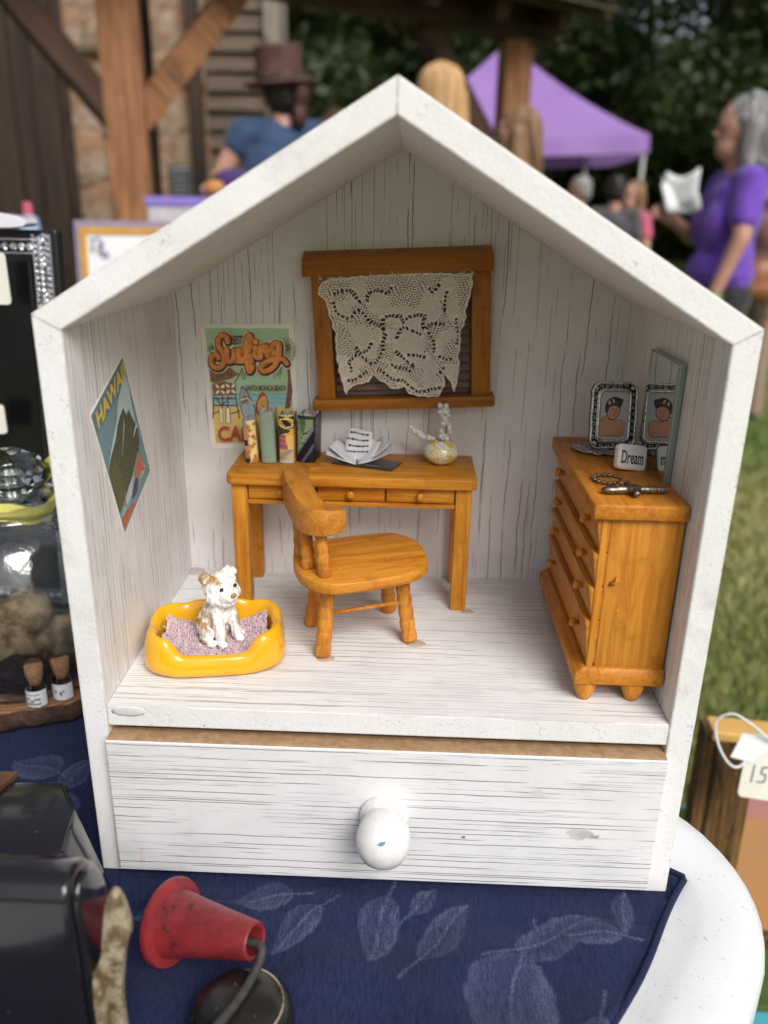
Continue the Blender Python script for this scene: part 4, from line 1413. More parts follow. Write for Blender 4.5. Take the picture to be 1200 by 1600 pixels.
t_ = NT('old_red_rubber')
g = t_.noise(50, 5, .7)
g2 = t_.noise(170, 4, .7)
rc = t_.mix(t_.step(g, .4, .7), (.26, .026, .030, 1), (.15, .014, .018, 1))
rc = t_.mix(t_.step(g2, .56, .70, 0, .85), rc, (.03, .015, .012, 1))
t_.set(Base_Color=rc, Roughness=t_.step(g, .3, .7, .28, .45))
t_.bump(g2, .15, .0005)
M_RED = t_.m
fl = Vector((-.0990, -.0490, .0182))
tipc = Vector((-.0541, -.0677, .0290))
ax = (tipc - fl).normalized()
L = (tipc - fl).length
cone = thing('red_cone_plug', 'scuffed red rubber cone plug lying on the blue cloth', 'plug', (0, 0, 0))
prof = [(.0125, .002), (.0186, 0), (.0195, .0008), (.0198, .0025), (.0192, .0040), (.0152, .0048), (.0145, .0066), (.0126, .018), (.0106, .032), (.0084, L - .002), (.0081, L), (.0073, L + .0006), (.0060, L), (.0055, L - .003), (.0085, L * .4), (.0125, .002)]
obj('cone', lathe(prof, 48, fl, ax, False), M_RED, cone, 35)
M_CORD = plain('dark_cord', (.028, .027, .026, 1), .6, c2=(.05, .048, .042, 1), scale=300, bump=.3, bscale=900, bdist=.0003)
cord = obj('cord', tube(spline([tuple(fl + ax * .012), tuple(fl + ax * .030 + Vector((0, 0, -.001))), tuple(tipc + ax * .003 + Vector((-.001, 0, -.0012))), (-.0505, -.0745, .0265), (-.0530, -.0830, .0245), (-.0570, -.095, .0255), (-.0635, -.112, .0285), (-.070, -.13, .026), (-.072, -.16, .006)], 7), .0020, 10), M_CORD, None, True)
tag(cord, 'dark cord coming out of the red cone plug', 'cord')
t_ = NT('black_bakelite_worn')
g = t_.noise(45, 4, .7)
t_.set(Base_Color=t_.mix(t_.step(t_.noise(160, 4, .7), .62, .72, 0, .7), (.014, .013, .012, 1), (.20, .14, .05, 1)), Roughness=.25)
M_BAKE = t_.m
hn = thing('bakelite_handle', 'rounded black handle with a worn gold line under the cord', 'handle', (-.0560, -.0905, .0005), (0, 0, R_(8)))
obj('grip', lathe([(0, 0), (.016, 0), (.0205, .003), (.0225, .008), (.0215, .014), (.018, .0185), (.012, .021), (0, .022)], 40, cap=False), M_BAKE, hn, 60)
obj('gold_line', tube([(.0177 * math.cos(a_), .0177 * math.sin(a_), .0188) for a_ in np.linspace(-.9, 1.3, 20)], .00045, 5), M_BRASSW, hn, True)
# ================================================================== the little white house
HW, T, HE, HA, DV, DP, ZF, ZB = .15, .0121, .2911, .3810, .0139, .1641, .1025, .0909
HI = HW - T
SL = (HA - HE) / HW
IA = HA - DV
IE = IA - SL * HI
M_EDGE = NT('chalky_white_edge')
t_ = M_EDGE
e1 = t_.noise(30, 5, .65)
e2 = t_.noise(420, 4, .65)
ec = t_.mix(t_.step(e1, .4, .75, 0, .5), (.785, .78, .775, 1), (.66, .645, .62, 1))
ec = t_.mix(t_.step(t_.noise(16, 4, .7, t_.map((1, 1, 1), (3, 8, 1))), .56, .74, 0, .55), ec, (.52, .47, .41, 1))
ec = t_.mix(t_.step(t_.math('MULTIPLY', t_.noise(40, 5, .8, t_.map((1, 1, 1.6), (5, 2, 7))), t_.noise(900, 3, .7)), .34, .41, 0, .8), ec, (.16, .15, .14, 1))
ec = t_.mix(t_.step(t_.math('MULTIPLY', t_.noise(55, 5, .75), t_.noise(600, 2, .6)), .33, .40, 0, .5), ec, (.36, .33, .30, 1))
em_ = t_.math('MULTIPLY', t_.edge(.0013, .01, .12), t_.step(t_.noise(120, 4, .7), .36, .56, .2, 1.0))
ec = t_.mix(em_, ec, (.38, .31, .23, 1))
t_.set(Base_Color=ec, Roughness=.7)
t_.bump(t_.math('ADD', e2, t_.math('MULTIPLY', t_.noise(1300, 2, .5), .4)), .42, .0007)
M_EDGE = t_.m
M_BACKW = white_wood('back_panel_white', 'x', 'z', [(140, .00034, 12, .48, (.10, .065, .05, 1), .75), (300, .00020, 16, .42, (.20, .155, .13, 1), .6)], seed=1.0, grain=.3, base=(.79, .772, .762, 1))
M_SIDEW = white_wood('side_wall_white', 'y', 'z', [(330, .00030, 12, .55, (.24, .19, .18, 1), .7), (800, .00016, 18, .48, (.38, .33, .32, 1), .6)], seed=4.0)
M_FLOORW = white_wood('floor_white', 'y', 'x', [(250, .00028, 11, .62, (.20, .185, .185, 1), .7), (560, .00018, 18, .52, (.34, .32, .32, 1), .6)], seed=7.0, grain=.4)
M_DRAWW = white_wood('drawer_white', 'z', 'x', [(290, .00030, 8, .63, (.13, .12, .13, 1), .35), (600, .00017, 16, .50, (.30, .29, .31, 1), .4)], seed=12.0, base=(.77, .765, .77, 1), grain=.35)
M_ROOFW = white_wood('roof_inside_white', 'x', 'y', [(500, .00016, 12, .30, (.45, .40, .36, 1), .4)], seed=17.0)
M_MDF = plain('raw_fibreboard', (.42, .27, .15, 1), .85, c2=(.30, .18, .09, 1), scale=250, bump=.5, bscale=900)

house = thing('toy_house', 'open-fronted white wooden toy house with gabled roof and drawer', 'dollhouse', (0, 0, 0))
def shell(name, poly, inner, bw=.0009):
    """board with a worn, slightly uneven arris; front face chalky, inner faces grained"""
    bm = prism(poly, 0, .1685, 'y')
    es = [e for e in bm.edges if abs(e.verts[0].co.y - e.verts[1].co.y) < 1e-6 and e.verts[0].co.y < .001 and abs(abs(e.verts[0].co.x) - abs(e.verts[1].co.x)) > .02 or abs(e.verts[0].co.z - e.verts[1].co.z) > .1 and max(e.verts[0].co.y, e.verts[1].co.y) < .001]
    bmesh.ops.bevel(bm, geom=es, offset=bw, segments=2, profile=.5, affect='EDGES')
    me = bpy.data.meshes.new(name)
    bm.normal_update()
    for f in bm.faces:
        f.material_index = 1 if abs(f.normal.y) < .3 else 0
    bm.to_mesh(me)
    bm.free()
    me.materials.append(M_EDGE)
    me.materials.append(inner)
    return obj(name, me, None, house)
g = .00004
shell('side_wall', [(-HW, 0), (-HI, 0), (-HI, IE - g), (-HW, HE - g)], M_SIDEW)
shell('side_wall', [(HI, 0), (HW, 0), (HW, HE - g), (HI, IE - g)], M_SIDEW)
shell('roof_board', [(-HW, HE + g), (-HI, IE + g), (-g, IA), (-g, HA)], M_ROOFW)
shell('roof_board', [(HI, IE + g), (HW, HE + g), (g, HA), (g, IA)], M_ROOFW)
obj('back_panel', prism([(-HI + g, .001), (HI - g, .001), (HI - g, IE - g), (0, IA - g), (-HI + g, IE - g)], DP, .1680, 'y'), M_BACKW, house)
fb = box(-HI + .0001, HI - .0001, .0003, DP - .0002, ZB, ZF, .0005)
fb.normal_update()
for f in fb.faces:
    f.material_index = 1 if f.normal.z < .5 else 0
fl_me = obj('floor_board', fb, M_FLOORW, house)
fl_me.data.materials.append(M_EDGE)
obj('bottom_board', box(-HI + .0001, HI - .0001, .0012, DP - .0002, .0003, .0058, .0005), M_EDGE, house)
# glue bead at the back left corner and a filler blob at the front left of the floor
M_GLUE = NT('clear_glue').set(Base_Color=(.62, .58, .54, 1), Roughness=.2, Transmission_Weight=.25)
bm = bmesh.new()
ellipsoid(bm, (-HI + .004, DP - .004, ZF), (.006, .006, .0016))
obj('glue_drop', bm, M_GLUE, house, True)
bm = bmesh.new()
ellipsoid(bm, (-HI + .011, .0002, ZF - .0030), (.0090, .00035, .0030))
obj('paint_drip', bm, plain('grey_drip', (.735, .72, .70, 1), .4), house, True)

for gx0, gy0, gr0 in ((-.0345, .0520, .0052), (.0150, .0715, .0058), (.0470, .1135, .0040)):
    bm = bmesh.new()
    ellipsoid(bm, (gx0, gy0, ZF), (gr0, gr0 * .8, .0004))
    obj('glue_drop', bm, plain('amber_glue', (.55, .44, .32, 1), .25), house, True)
drawer = obj('drawer', box(-.1386, .1386, -.0046, .0065, .0042, .0853, .0008), M_DRAWW, house)
obj('raw_edge', box(-.1380, .1380, -.0040, .0068, .0846, .0860, .0003), M_MDF, drawer)
obj('drawer_box', box(-.130, .130, .0070, .150, .008, .078, 0), M_MDF, drawer)
KZ = .0470
M_KNOB = plain('painted_white_knob', (.78, .77, .76, 1), .38, c2=(.70, .69, .67, 1), scale=160, bump=.12, bscale=500)
kn = obj('knob', lathe([(0, .0046), (.0122, .0046), (.0128, .0065), (.0122, .0085), (.0105, .0100), (.0100, .0115), (.0112, .0135), (.0128, .0175), (.0134, .0220), (.0130, .0262), (.0112, .0305), (.0078, .0335), (.0038, .0350), (0, .0353)], 40, (.0010, 0, KZ), (0, -1, 0)), M_KNOB, drawer, 50)
P = Print()
P.poly([(0, 0), (.0016, .0012), (.004, .0014), (.0034, .0003), (.0016, -.0004)], (.02, .22, .24, 1), 0)
# paint fleck, curved onto the ball
fm = P.build('paint_fleck', kn)
for v in fm.data.vertices:
    x, z = v.co.x - .0025, v.co.y + .0072
    y = .0345 - (x * x + z * z) / (2 * .0125) * 1.0
    v.co = Vector((.0010 + x, -min(.0352, .0222 + math.sqrt(max(1e-8, .01335 ** 2 - x * x - z * z))) - .0008, KZ + z))
# stains and knots in the painted drawer front
P = Print()
rnd = random.Random(4)
def blot(cx, cz, rx, rz, col, lay, n=18):
    P.poly([(cx + rx * (1 + .35 * rnd.uniform(-1, 1)) * math.cos(2 * math.pi * i / n), cz + rz * (1 + .35 * rnd.uniform(-1, 1)) * math.sin(2 * math.pi * i / n)) for i in range(n)], col, lay)
blot(.1005, .0395, .0060, .0040, (.58, .57, .565, 1), 1)
blot(.1025, .0392, .0036, .0030, (.50, .475, .46, 1), 2)
blot(.1075, .0380, .0028, .0010, (.34, .33, .33, 1), 3)
blot(.0765, .0640, .0036, .0020, (.62, .605, .59, 1), 1)
blot(.0415, .0345, .0009, .0008, (.18, .16, .15, 1), 1)
blot(-.0125, .0270, .0008, .0007, (.2, .18, .17, 1), 1)
P.build('knot_stain', drawer, Matrix.Translation((0, -.00475, 0)) @ Matrix.Rotation(R_(90), 4, 'X'))
P = Print()
for i in range(9):
    P.line([(-.127 + rnd.uniform(-.001, .001), .0190 - i * .0011), (-.1255 + rnd.uniform(-.001, .0015), .0184 - i * .0011)], .0003, (.60, .33, .40, 1), 1 + i, 0)
P.build('pink_scribble', drawer, Matrix.Translation((0, -.00475, 0)) @ Matrix.Rotation(R_(90), 4, 'X'))

# ================================================================== window with blind, lace curtain
M_PX = pine('stained_pine_x', 'x')
M_PZ = pine('stained_pine_z', 'z', seed=3)
M_WINX = pine('brown_pine_x', 'x', (.36, .135, .020, 1), (.21, .065, .010, 1), (.42, .17, .03, 1), seed=5)
M_WINZ = pine('brown_pine_z', 'z', (.36, .135, .020, 1), (.21, .065, .010, 1), (.42, .17, .03, 1), seed=6)
win = thing('toy_window', 'brown wooden toy window with slatted blind on the back panel', 'window', (.0012, 0, .2665), (0, R_(-2.9), 0))
yb = DP - .0003
obj('header', bev(bm_new([(-.0565, yb, .0475), (.0545, yb, .0475), (.0545, .1525, .0435), (-.0565, .1525, .0435), (-.0565, yb, .0345), (.0545, yb, .0345), (.0545, .1485, .0335), (-.0565, .1485, .0335)],
    [(0, 1, 2, 3), (3, 2, 6, 7), (4, 5, 1, 0), (7, 6, 5, 4), (0, 3, 7, 4), (1, 5, 6, 2)]), .0007, 2), M_WINX, win, 40)
obj('side_post', box(-.0518, -.0410, .1520, yb, -.0395, .0345, .001), M_WINZ, win, 40)
obj('side_post', box(.0418, .0532, .1520, yb, -.0395, .0345, .001), M_WINZ, win, 40)
obj('sill', box(-.0550, .0560, .1490, yb, -.0460, -.0390, .0012), M_WINX, win, 40)
obj('glass_back', box(-.041, .0418, .1622, .1632, -.039, .0345), plain('grey_backing', (.20, .17, .155, 1), .5), win)
M_SLAT = plain('brown_slat', (.34, .22, .16, 1), .5)
for k in range(13):
    o = obj('slat', box(-.0405, .0413, -.0018, .0018, -.0005, .0005), M_SLAT, win)
    o.location = (0, .1597, -.034 + k * .0054)
    o.rotation_euler = (R_(48), 0, 0)

# lace: little threads laid out cell by cell; solid petals, hexagon net between, scalloped torn edge
t_ = NT('cream_lace_thread')
ln_ = t_.noise(1700, 3, .6)
t_.set(Base_Color=t_.mix(t_.step(ln_, .3, .7), (.86, .80, .71, 1), (.72, .63, .54, 1)), Roughness=.9, Sheen_Weight=.2)
t_.bump(ln_, .6, .0004)
M_LACE = t_.m
def c2l(X_, Y_):
    return ((X_ - 607) * .0001135, (507 - Y_) * .0001135)
PET = [(320, 365, 92, 62, -.3), (388, 295, 62, 62, .3), (525, 370, 92, 88, .2), (738, 385, 82, 92, 0), (850, 300, 62, 70, 0), (893, 402, 52, 76, .1), (440, 545, 88, 98, .3), (335, 675, 90, 60, .2), (625, 420, 60, 95, 0), (590, 640, 66, 58, .4), (655, 570, 80, 90, .5), (735, 690, 62, 100, -.5), (775, 790, 60, 45, 0), (838, 560, 62, 100, .1), (560, 690, 100, 46, .5), (640, 770, 80, 30, .4), (545, 530, 60, 60, .2), (330, 480, 62, 46, .4), (700, 470, 44, 60, 0), (870, 700, 40, 80, .1), (300, 760, 40, 50, 0)]
NETS = [(640, 315, 95, 60, 0), (275, 300, 70, 46, -.4), (430, 420, 90, 34, .5), (285, 530, 70, 70, .3), (530, 600, 50, 46, .3), (800, 480, 80, 30, -.2), (950, 330, 46, 90, 0), (870, 620, 46, 66, 0), (745, 250, 70, 40, 0), (520, 275, 70, 30, .2), (450, 690, 80, 30, -.2), (690, 720, 30, 40, 0), (620, 690, 50, 26, .3)]
ARCS = [[(515, 430), (555, 408), (600, 425), (625, 458), (650, 425), (690, 410), (728, 430)], [(515, 430), (522, 485)], [(728, 430), (735, 495), (790, 460), (850, 470)], [(575, 535), (598, 497), (640, 485), (690, 500), (712, 520)], [(640, 622), (690, 614), (738, 642)],
        [(262, 312), (330, 275), (372, 300), (398, 350)], [(260, 335), (275, 400), (335, 420)], [(340, 420), (382, 392), (440, 430), (500, 468), (525, 502)], [(525, 502), (508, 560), (512, 605), (488, 642), (440, 656), (392, 622), (370, 580)], [(310, 742), (372, 742), (424, 700)],
        [(462, 690), (520, 722), (600, 750), (650, 782), (720, 812), (806, 795)], [(540, 655), (600, 690), (645, 702)], [(575, 585), (620, 640), (655, 672)], [(738, 505), (776, 560), (782, 605)], [(800, 622), (842, 652), (875, 650)], [(830, 685), (798, 722)], [(805, 255), (782, 300), (748, 288)], [(565, 258), (542, 302), (458, 290), (440, 340)], [(890, 430), (905, 500), (890, 580)], [(860, 300), (840, 350), (830, 400)], [(450, 540), (420, 600), (330, 640), (330, 690)]]
BND = [(185, 262), (240, 222), (420, 214), (560, 208), (700, 205), (980, 222), (975, 300), (945, 400), (940, 475), (915, 500), (918, 560), (905, 640), (910, 700), (885, 825), (862, 770), (830, 725), (834, 795), (795, 848), (700, 835), (640, 820), (625, 790), (560, 795), (490, 755), (450, 722), (425, 765), (340, 775), (322, 800), (305, 828), (288, 770), (270, 690), (262, 600), (262, 500), (235, 400), (225, 345), (190, 300)]
from mathutils.geometry import intersect_point_tri_2d
def inpoly(x, y, poly):
    r = np.zeros(x.shape, bool)
    n = len(poly)
    for i in range(n):
        (x0, y0), (x1, y1) = poly[i], poly[(i + 1) % n]
        c = ((y0 > y) != (y1 > y)) & (x < (x1 - x0) * (y - y0) / (y1 - y0 + 1e-12) + x0)
        r ^= c
    return r
cs_ = 3.0
gx_ = np.arange(170, 1000, cs_)
gy_ = np.arange(195, 860, cs_)
LX, LY = np.meshgrid(gx_, gy_, indexing='ij')
jx = LX + 6 * np.sin(LY / 23) + 3 * np.sin(LX / 11)
jy = LY + 6 * np.sin(LX / 19)
inside = inpoly(LX + 2.5 * np.sin(LY / 9), LY + 2.5 * np.sin(LX / 8), BND)
netz = np.zeros(LX.shape, bool)
for (cx, cy, a, b, ro) in NETS:
    dx, dy = jx - cx, jy - cy
    u_ = (dx * math.cos(ro) + dy * math.sin(ro)) / a
    v_ = (-dx * math.sin(ro) + dy * math.cos(ro)) / b
    netz |= u_ ** 2 + v_ ** 2 * (1 + .2 * np.sin(np.arctan2(v_, u_) * 5)) < 1
petz = np.zeros(LX.shape, bool)
for (cx, cy, a, b, ro) in PET:
    dx, dy = jx - cx, jy - cy
    u_ = (dx * math.cos(ro) + dy * math.sin(ro)) / a
    v_ = (-dx * math.sin(ro) + dy * math.cos(ro)) / b
    petz |= np.sqrt(u_ ** 2 + v_ ** 2) * (1 + .05 * np.sin(np.arctan2(v_, u_) * 6)) < .93
arcd = np.full(LX.shape, 99.0)
arct = np.zeros(LX.shape)
for pl in ARCS:
    sp2 = np.array(spline(pl, 6))
    t0_ = 0.0
    for (x0, y0), (x1, y1) in zip(sp2, sp2[1:]):
        dx, dy = x1 - x0, y1 - y0
        L2 = dx * dx + dy * dy + 1e-9
        tt = np.clip(((jx - x0) * dx + (jy - y0) * dy) / L2, 0, 1)
        dd = np.hypot(jx - x0 - tt * dx, jy - y0 - tt * dy)
        arct = np.where(dd < arcd, t0_ + tt * math.sqrt(L2), arct)
        arcd = np.minimum(arcd, dd)
        t0_ += math.sqrt(L2)
# hexagon net
def hexd(x, y, s):
    q = np.stack([x / s, y / s / .866], 0)
    r0 = np.floor(q[1])
    xx = q[0] + .5 * (r0 % 2)
    fx, fy = xx - np.floor(xx) - .5, q[1] - r0 - .5
    return np.maximum(np.abs(fx), np.abs(fx) * .5 + np.abs(fy) * .866)
net = hexd(jx, jy, 14.5)
ii, jj = np.meshgrid(np.arange(LX.shape[0]), np.arange(LX.shape[1]), indexing='ij')
dense = ~((ii % 3 == 0) & ((jj + (ii // 3)) % 4 < 2))
keep = np.where(arcd < 8.5, (arct % 21) < 6.5, np.where(netz | ~petz, net > .31, np.where(arcd < 14, True, dense)))
# border thread
edge_in = inside & ~(np.roll(inside, 3, 0) & np.roll(inside, -3, 0) & np.roll(inside, 3, 1) & np.roll(inside, -3, 1))
keep = inside & (keep | edge_in)
vmap = {}
vs, fs = [], []
def lv_(i, j):
    k_ = (i, j)
    if k_ not in vmap:
        X_, Y_ = gx_[0] + i * cs_, gy_[0] + j * cs_
        lx, lz = c2l(X_ + 2 * math.sin(Y_ / 13), Y_ + 2 * math.sin(X_ / 17))
        d = (Y_ - 210) / 620
        y = .1496 - .0012 * math.sin(X_ / 41) * d - .0016 * math.sin(X_ / 90 + 1) * d - .0055 * math.exp(-((X_ - 690 - 60 * (d - .6)) / 60) ** 2) * d ** 2 - .002 * math.exp(-((X_ - 890) / 30) ** 2) * d
        y += .002 * math.exp(-((X_ - 790) / 25) ** 2) * d
        vmap[k_] = len(vs)
        vs.append((lx, y, lz))
    return vmap[k_]
for i, j in zip(*np.nonzero(keep)):
    fs.append((lv_(i, j), lv_(i + 1, j), lv_(i + 1, j + 1), lv_(i, j + 1)))
cur = thing('lace_curtain', 'cream floral lace scrap hung as a curtain in the toy window', 'curtain', (.0012, 0, .2665), (0, R_(-2.9), 0))
lc = pyd('lace', vs, fs, M_LACE, cur, True)
md = lc.modifiers.new('t', 'SOLIDIFY')
md.thickness = .0003
obj('rod', box(-.043, .0425, .1500, .1522, .0300, .0336, .0006), plain('pale_stick', (.42, .27, .15, 1), .7, c2=(.34, .2, .1, 1), scale=200, stretch=(.1, 1, 1)), cur)
rnd = random.Random(8)
bm = bmesh.new()
for k in range(42):
    X_ = rnd.choice([rnd.uniform(540, 720), rnd.uniform(190, 250), rnd.uniform(900, 985), rnd.uniform(185, 980)])
    lx, lz = c2l(X_, rnd.uniform(205, 232))
    a = rnd.uniform(0, 6.28)
    tube(spline([(lx, .1490, lz), (lx + .0014 * math.cos(a), .1482, lz + .0013 * math.sin(a)), (lx + .0022 * math.cos(a + .8), .1486, lz + .0022 * math.sin(a + .8))], 3), .00014, 4, bm)
fr_ = obj('loose_threads', bm, M_LACE, cur, True)
fr_['kind'] = 'stuff'

# ================================================================== posters
PW, PH = .0575, .0785
sp_ = thing('surf_poster', 'surfing poster card with cream border on the back panel', 'poster', (-.0921, DP - .0004, .2285), (R_(90), R_(-1.4), 0))
M_CARD = plain('cream_card', (.88, .85, .78, 1), .6, c2=(.84, .80, .72, 1), scale=90)
obj('card', prism(rrect(PW, PH, .003, 6), 0, .00025, 'z'), M_CARD, sp_)
def cv(X_, Y_):
    v = (Y_ - 145) / 1070
    l_, r_ = 70 + 75 * v, 870 + 45 * v
    return ((X_ - l_) / (r_ - l_) - .5) * PW, (.5 - v) * PH
def cvs(pts):
    return [cv(*p) for p in pts]
P = Print()
GRN, SEA, SAND = srgb(168, 206, 162), srgb(140, 196, 200), srgb(230, 196, 108)
BRN, DBR, ORG, CRM = srgb(136, 76, 50), srgb(78, 38, 32), srgb(246, 146, 48), srgb(246, 232, 204)
edge_pts = [(108, 178), (300, 172), (480, 180), (640, 174), (826, 182), (840, 500), (858, 835), (872, 1166), (600, 1172), (400, 1164), (190, 1170), (170, 900), (150, 640), (125, 380)]
P.poly(cvs(edge_pts), GRN, 1)
P.poly(cvs([(155, 735), (850, 732), (858, 838), (165, 842)]), SEA, 2)
P.poly(cvs([(163, 838), (300, 846), (560, 834), (858, 840), (872, 1166), (600, 1172), (400, 1164), (190, 1170)]), SAND, 3)
P.line(cvs([(155, 734), (850, 731)]), .00022, DBR, 4, 0)
for a, b, c_ in ((515, 745, 40), (680, 765, 60), (745, 775, 55), (672, 806, 110), (200, 800, 40), (310, 803, 60)):
    P.line(cvs([(a, b), (a + c_ * .5, b - 5), (a + c_, b + 2)]), .00022, srgb(50, 90, 100), 5, 3)
# hut: thatched roof, deck, legs
P.poly(cvs([(145, 500), (300, 490), (400, 560), (330, 600), (180, 640), (150, 610)]), srgb(128, 84, 52), 6)
for i in range(14):
    P.line(cvs([(270 - i * 1, 500), (150 + i * 17, 628 - i * 4)]), .0002, DBR, 7 + i * .2, 0)
P.poly(cvs([(165, 650), (270, 620), (375, 650), (370, 740), (180, 745)]), BRN, 8)
for cx_, cy_ in ((235, 690), (325, 685)):
    for a in range(4):
        P.disc(*cv(cx_ + 32 * math.cos(a * 1.57 + .78), cy_ + 34 * math.sin(a * 1.57 + .78)), .0016, .0008, CRM, 12, -(a * 1.57 + .78))
    P.disc(*cv(cx_, cy_), .0013, .0013, srgb(140, 100, 80), 13)
for pts in ([(180, 745), (170, 940)], [(255, 745), (255, 850)], [(300, 745), (300, 850)], [(365, 735), (400, 940)], [(175, 770), (375, 770)], [(175, 830), (380, 830)], [(200, 760), (240, 830), (330, 760)], [(320, 905), (400, 880)], [(175, 905), (225, 880)], [(360, 640), (430, 510)]):
    P.line(cvs(pts), .0008, srgb(112, 60, 48), 14, 0)
for pts in ([(222, 850), (252, 850), (258, 985), (232, 985)], [(280, 850), (318, 850), (326, 988), (280, 985)]):
    P.poly(cvs(pts), srgb(70, 40, 34), 20)
    cx_ = sum(p[0] for p in pts) / 4
    cy_ = sum(p[1] for p in pts) / 4
    P.poly(cvs([(cx_ + (x - cx_) * .75, cy_ + (y - cy_) * .95) for x, y in pts]), CRM, 21)
# surfboards
P.poly(smooth_loop(cvs([(418, 640), (490, 740), (540, 850), (545, 930), (500, 985), (450, 965), (410, 870), (398, 760)])), DBR, 22)
P.poly(smooth_loop(cvs([(420, 652), (486, 745), (532, 850), (536, 925), (498, 972), (455, 955), (416, 868), (404, 765)])), srgb(150, 168, 172), 23)
P.poly(smooth_loop(cvs([(412, 760), (470, 735), (520, 800), (470, 790), (425, 830)])), srgb(126, 104, 62), 24)
P.disc(*cv(480, 885), .0040, .0052, srgb(160, 182, 190), 25)
for i in range(7):
    P.disc(*cv(420 + i * 16, 752 + abs(i - 3) * 9 + i * 5), .0005, .0006, CRM, 26 + i * .1)
P.line(cvs([(420, 652), (480, 860)]), .00025, DBR, 27, 0)
P.poly(smooth_loop(cvs([(602, 692), (650, 780), (655, 870), (600, 940), (540, 900), (545, 790)])), DBR, 22)
P.poly(smooth_loop(cvs([(602, 702), (644, 782), (648, 866), (600, 928), (548, 892), (552, 795)])), srgb(188, 62, 44), 23)
P.poly(smooth_loop(cvs([(560, 780), (625, 735), (645, 800), (640, 870), (590, 910), (556, 860)])), srgb(226, 172, 60), 24)
for k in range(4):
    P.line(cvs([(575, 770 + k * 30), (600, 800 + k * 28), (640, 775 + k * 30)]), .0004, srgb(160, 92, 36), 25, 4)
P.poly(smooth_loop(cvs([(430, 500), (460, 560), (455, 620), (415, 600), (420, 540)])), srgb(140, 150, 130), 9)
# palms
P.poly(cvs([(812, 500), (832, 498), (858, 700), (838, 850), (790, 860), (812, 720), (820, 600)]), srgb(122, 62, 48), 9)
for i in range(16):
    a = -2.6 + i * .33
    P.line(cvs([(815, 340), (815 + 60 * math.cos(a), 340 + 70 * math.sin(a)), (815 + 70 * math.cos(a) - 6, 370 + 120 * math.sin(a))]), .00045, srgb(112, 92, 52), 7 + i * .1, 3)
for i in range(10):
    a = 2.2 + i * .28
    P.line(cvs([(200, 330), (200 + 70 * math.cos(a), 350 + 50 * math.sin(a))]), .0004, srgb(120, 104, 62), 7 + i * .1, 0)
for i in range(7):
    P.line(cvs([(760, 470), (680 + i * 14, 560 + (i % 3) * 22)]), .0004, srgb(120, 112, 62), 7 + i * .1, 0)
# lettering
SURF = [[(310, 285), (300, 245), (265, 230), (232, 262), (230, 320), (262, 372), (278, 430), (255, 488), (205, 502), (168, 465), (172, 408), (208, 392), (228, 418)],
        [(300, 352), (302, 430), (330, 452), (358, 420), (364, 355), (368, 430), (392, 446)], [(404, 448), (404, 350), (416, 372), (446, 345)],
        [(432, 446), (478, 372), (508, 286), (496, 232), (470, 276), (468, 400), (486, 525), (512, 505), (502, 430), (468, 410), (520, 400)], [(545, 326), (544, 404), (572, 414)],
        [(588, 412), (592, 326), (598, 372), (630, 318), (650, 340), (644, 396), (672, 400)],
        [(746, 308), (706, 296), (688, 345), (712, 382), (742, 345), (746, 302), (744, 400), (700, 492), (624, 532), (588, 505), (636, 456), (724, 426), (782, 432), (812, 466)]]
for w_, col, lay, dx, dy in ((.0066, CRM, 40, 2, 6), (.0050, DBR, 60, 4, 8), (.0031, ORG, 80, 0, 0), (.0005, srgb(244, 178, 96), 100, -3, -3)):
    for s_ in SURF:
        P.line(cvs([(x + dx, y + dy) for x, y in s_]), w_, col, lay, 5)
P.disc(*cv(548, 290), .0024, .0024, DBR, 81)
P.disc(*cv(546, 286), .0017, .0017, ORG, 82)
for word, x0_, x1_, y0_, y1_, col in (('BEST', 343, 442, 306, 232, DBR), ('SANTA MONICA BEACH', 464, 806, 696, 648, DBR), ('CALI', 222, 520, 1142, 1004, srgb(170, 50, 38))):
    vs_, fs_ = text_fit(word, 0, 1, 0, 1, .03)
    P.raw([cv(x0_ + (x1_ - x0_) * a, y0_ + (y1_ - y0_) * b) for a, b in vs_], fs_, col, 110)
P.build('surf_print', sp_, Matrix.Translation((0, 0, .00028)))

hp = thing('hawaii_poster', 'tilted Hawaii poster with wave and surfer on the left wall', 'poster', (-HI + .0001, .0579, .2189))
e_u = Vector((0, .0480, .0191)).normalized()      # along the top edge
e_v = Vector((0, -.0307, .0671)).normalized()     # up the poster
e_n = Vector((1, 0, 0))
e_v = e_n.cross(e_u)
mm = Matrix((e_u, e_v, e_n)).transposed().to_4x4()
HWU, HHV = .0517, .0739
hc = obj('card', prism([(-HWU / 2, -HHV / 2), (HWU / 2, -HHV / 2), (HWU / 2, HHV / 2), (-HWU / 2, HHV / 2)], 0, .0002, 'z'), M_CARD, hp)
hc.matrix_local = mm @ Matrix.Diagonal((1.025, 1.018, 1, 1))
TL = np.array([[262, 287], [-485, 915]], float)
TLi = np.linalg.inv(TL)
def hv_(X_, Y_):
    u_, v_ = TLi @ np.array([X_ - 150, Y_ - 585.0])
    return ((u_ - .5) * HWU, (.5 - v_) * HHV)
def hvs(p):
    return [hv_(*q) for q in p]
P = Print()
P.rect(-HWU / 2 + .0003, -HHV / 2 + .0003, HWU / 2 - .0003, HHV / 2 - .0003, srgb(98, 138, 148), 1)
P.rect(-HWU / 2 + .0003, HHV / 2 - .012, HWU / 2 - .0003, HHV / 2 - .0003, srgb(78, 116, 140), 2)
P.poly(hvs([(430, 210), (405, 320), (372, 450), (362, 600), (322, 780), (300, 890), (292, 990), (340, 860), (380, 620), (415, 500), (445, 540), (470, 500), (520, 600), (545, 640), (500, 470), (470, 330)]), srgb(176, 200, 202), 3)
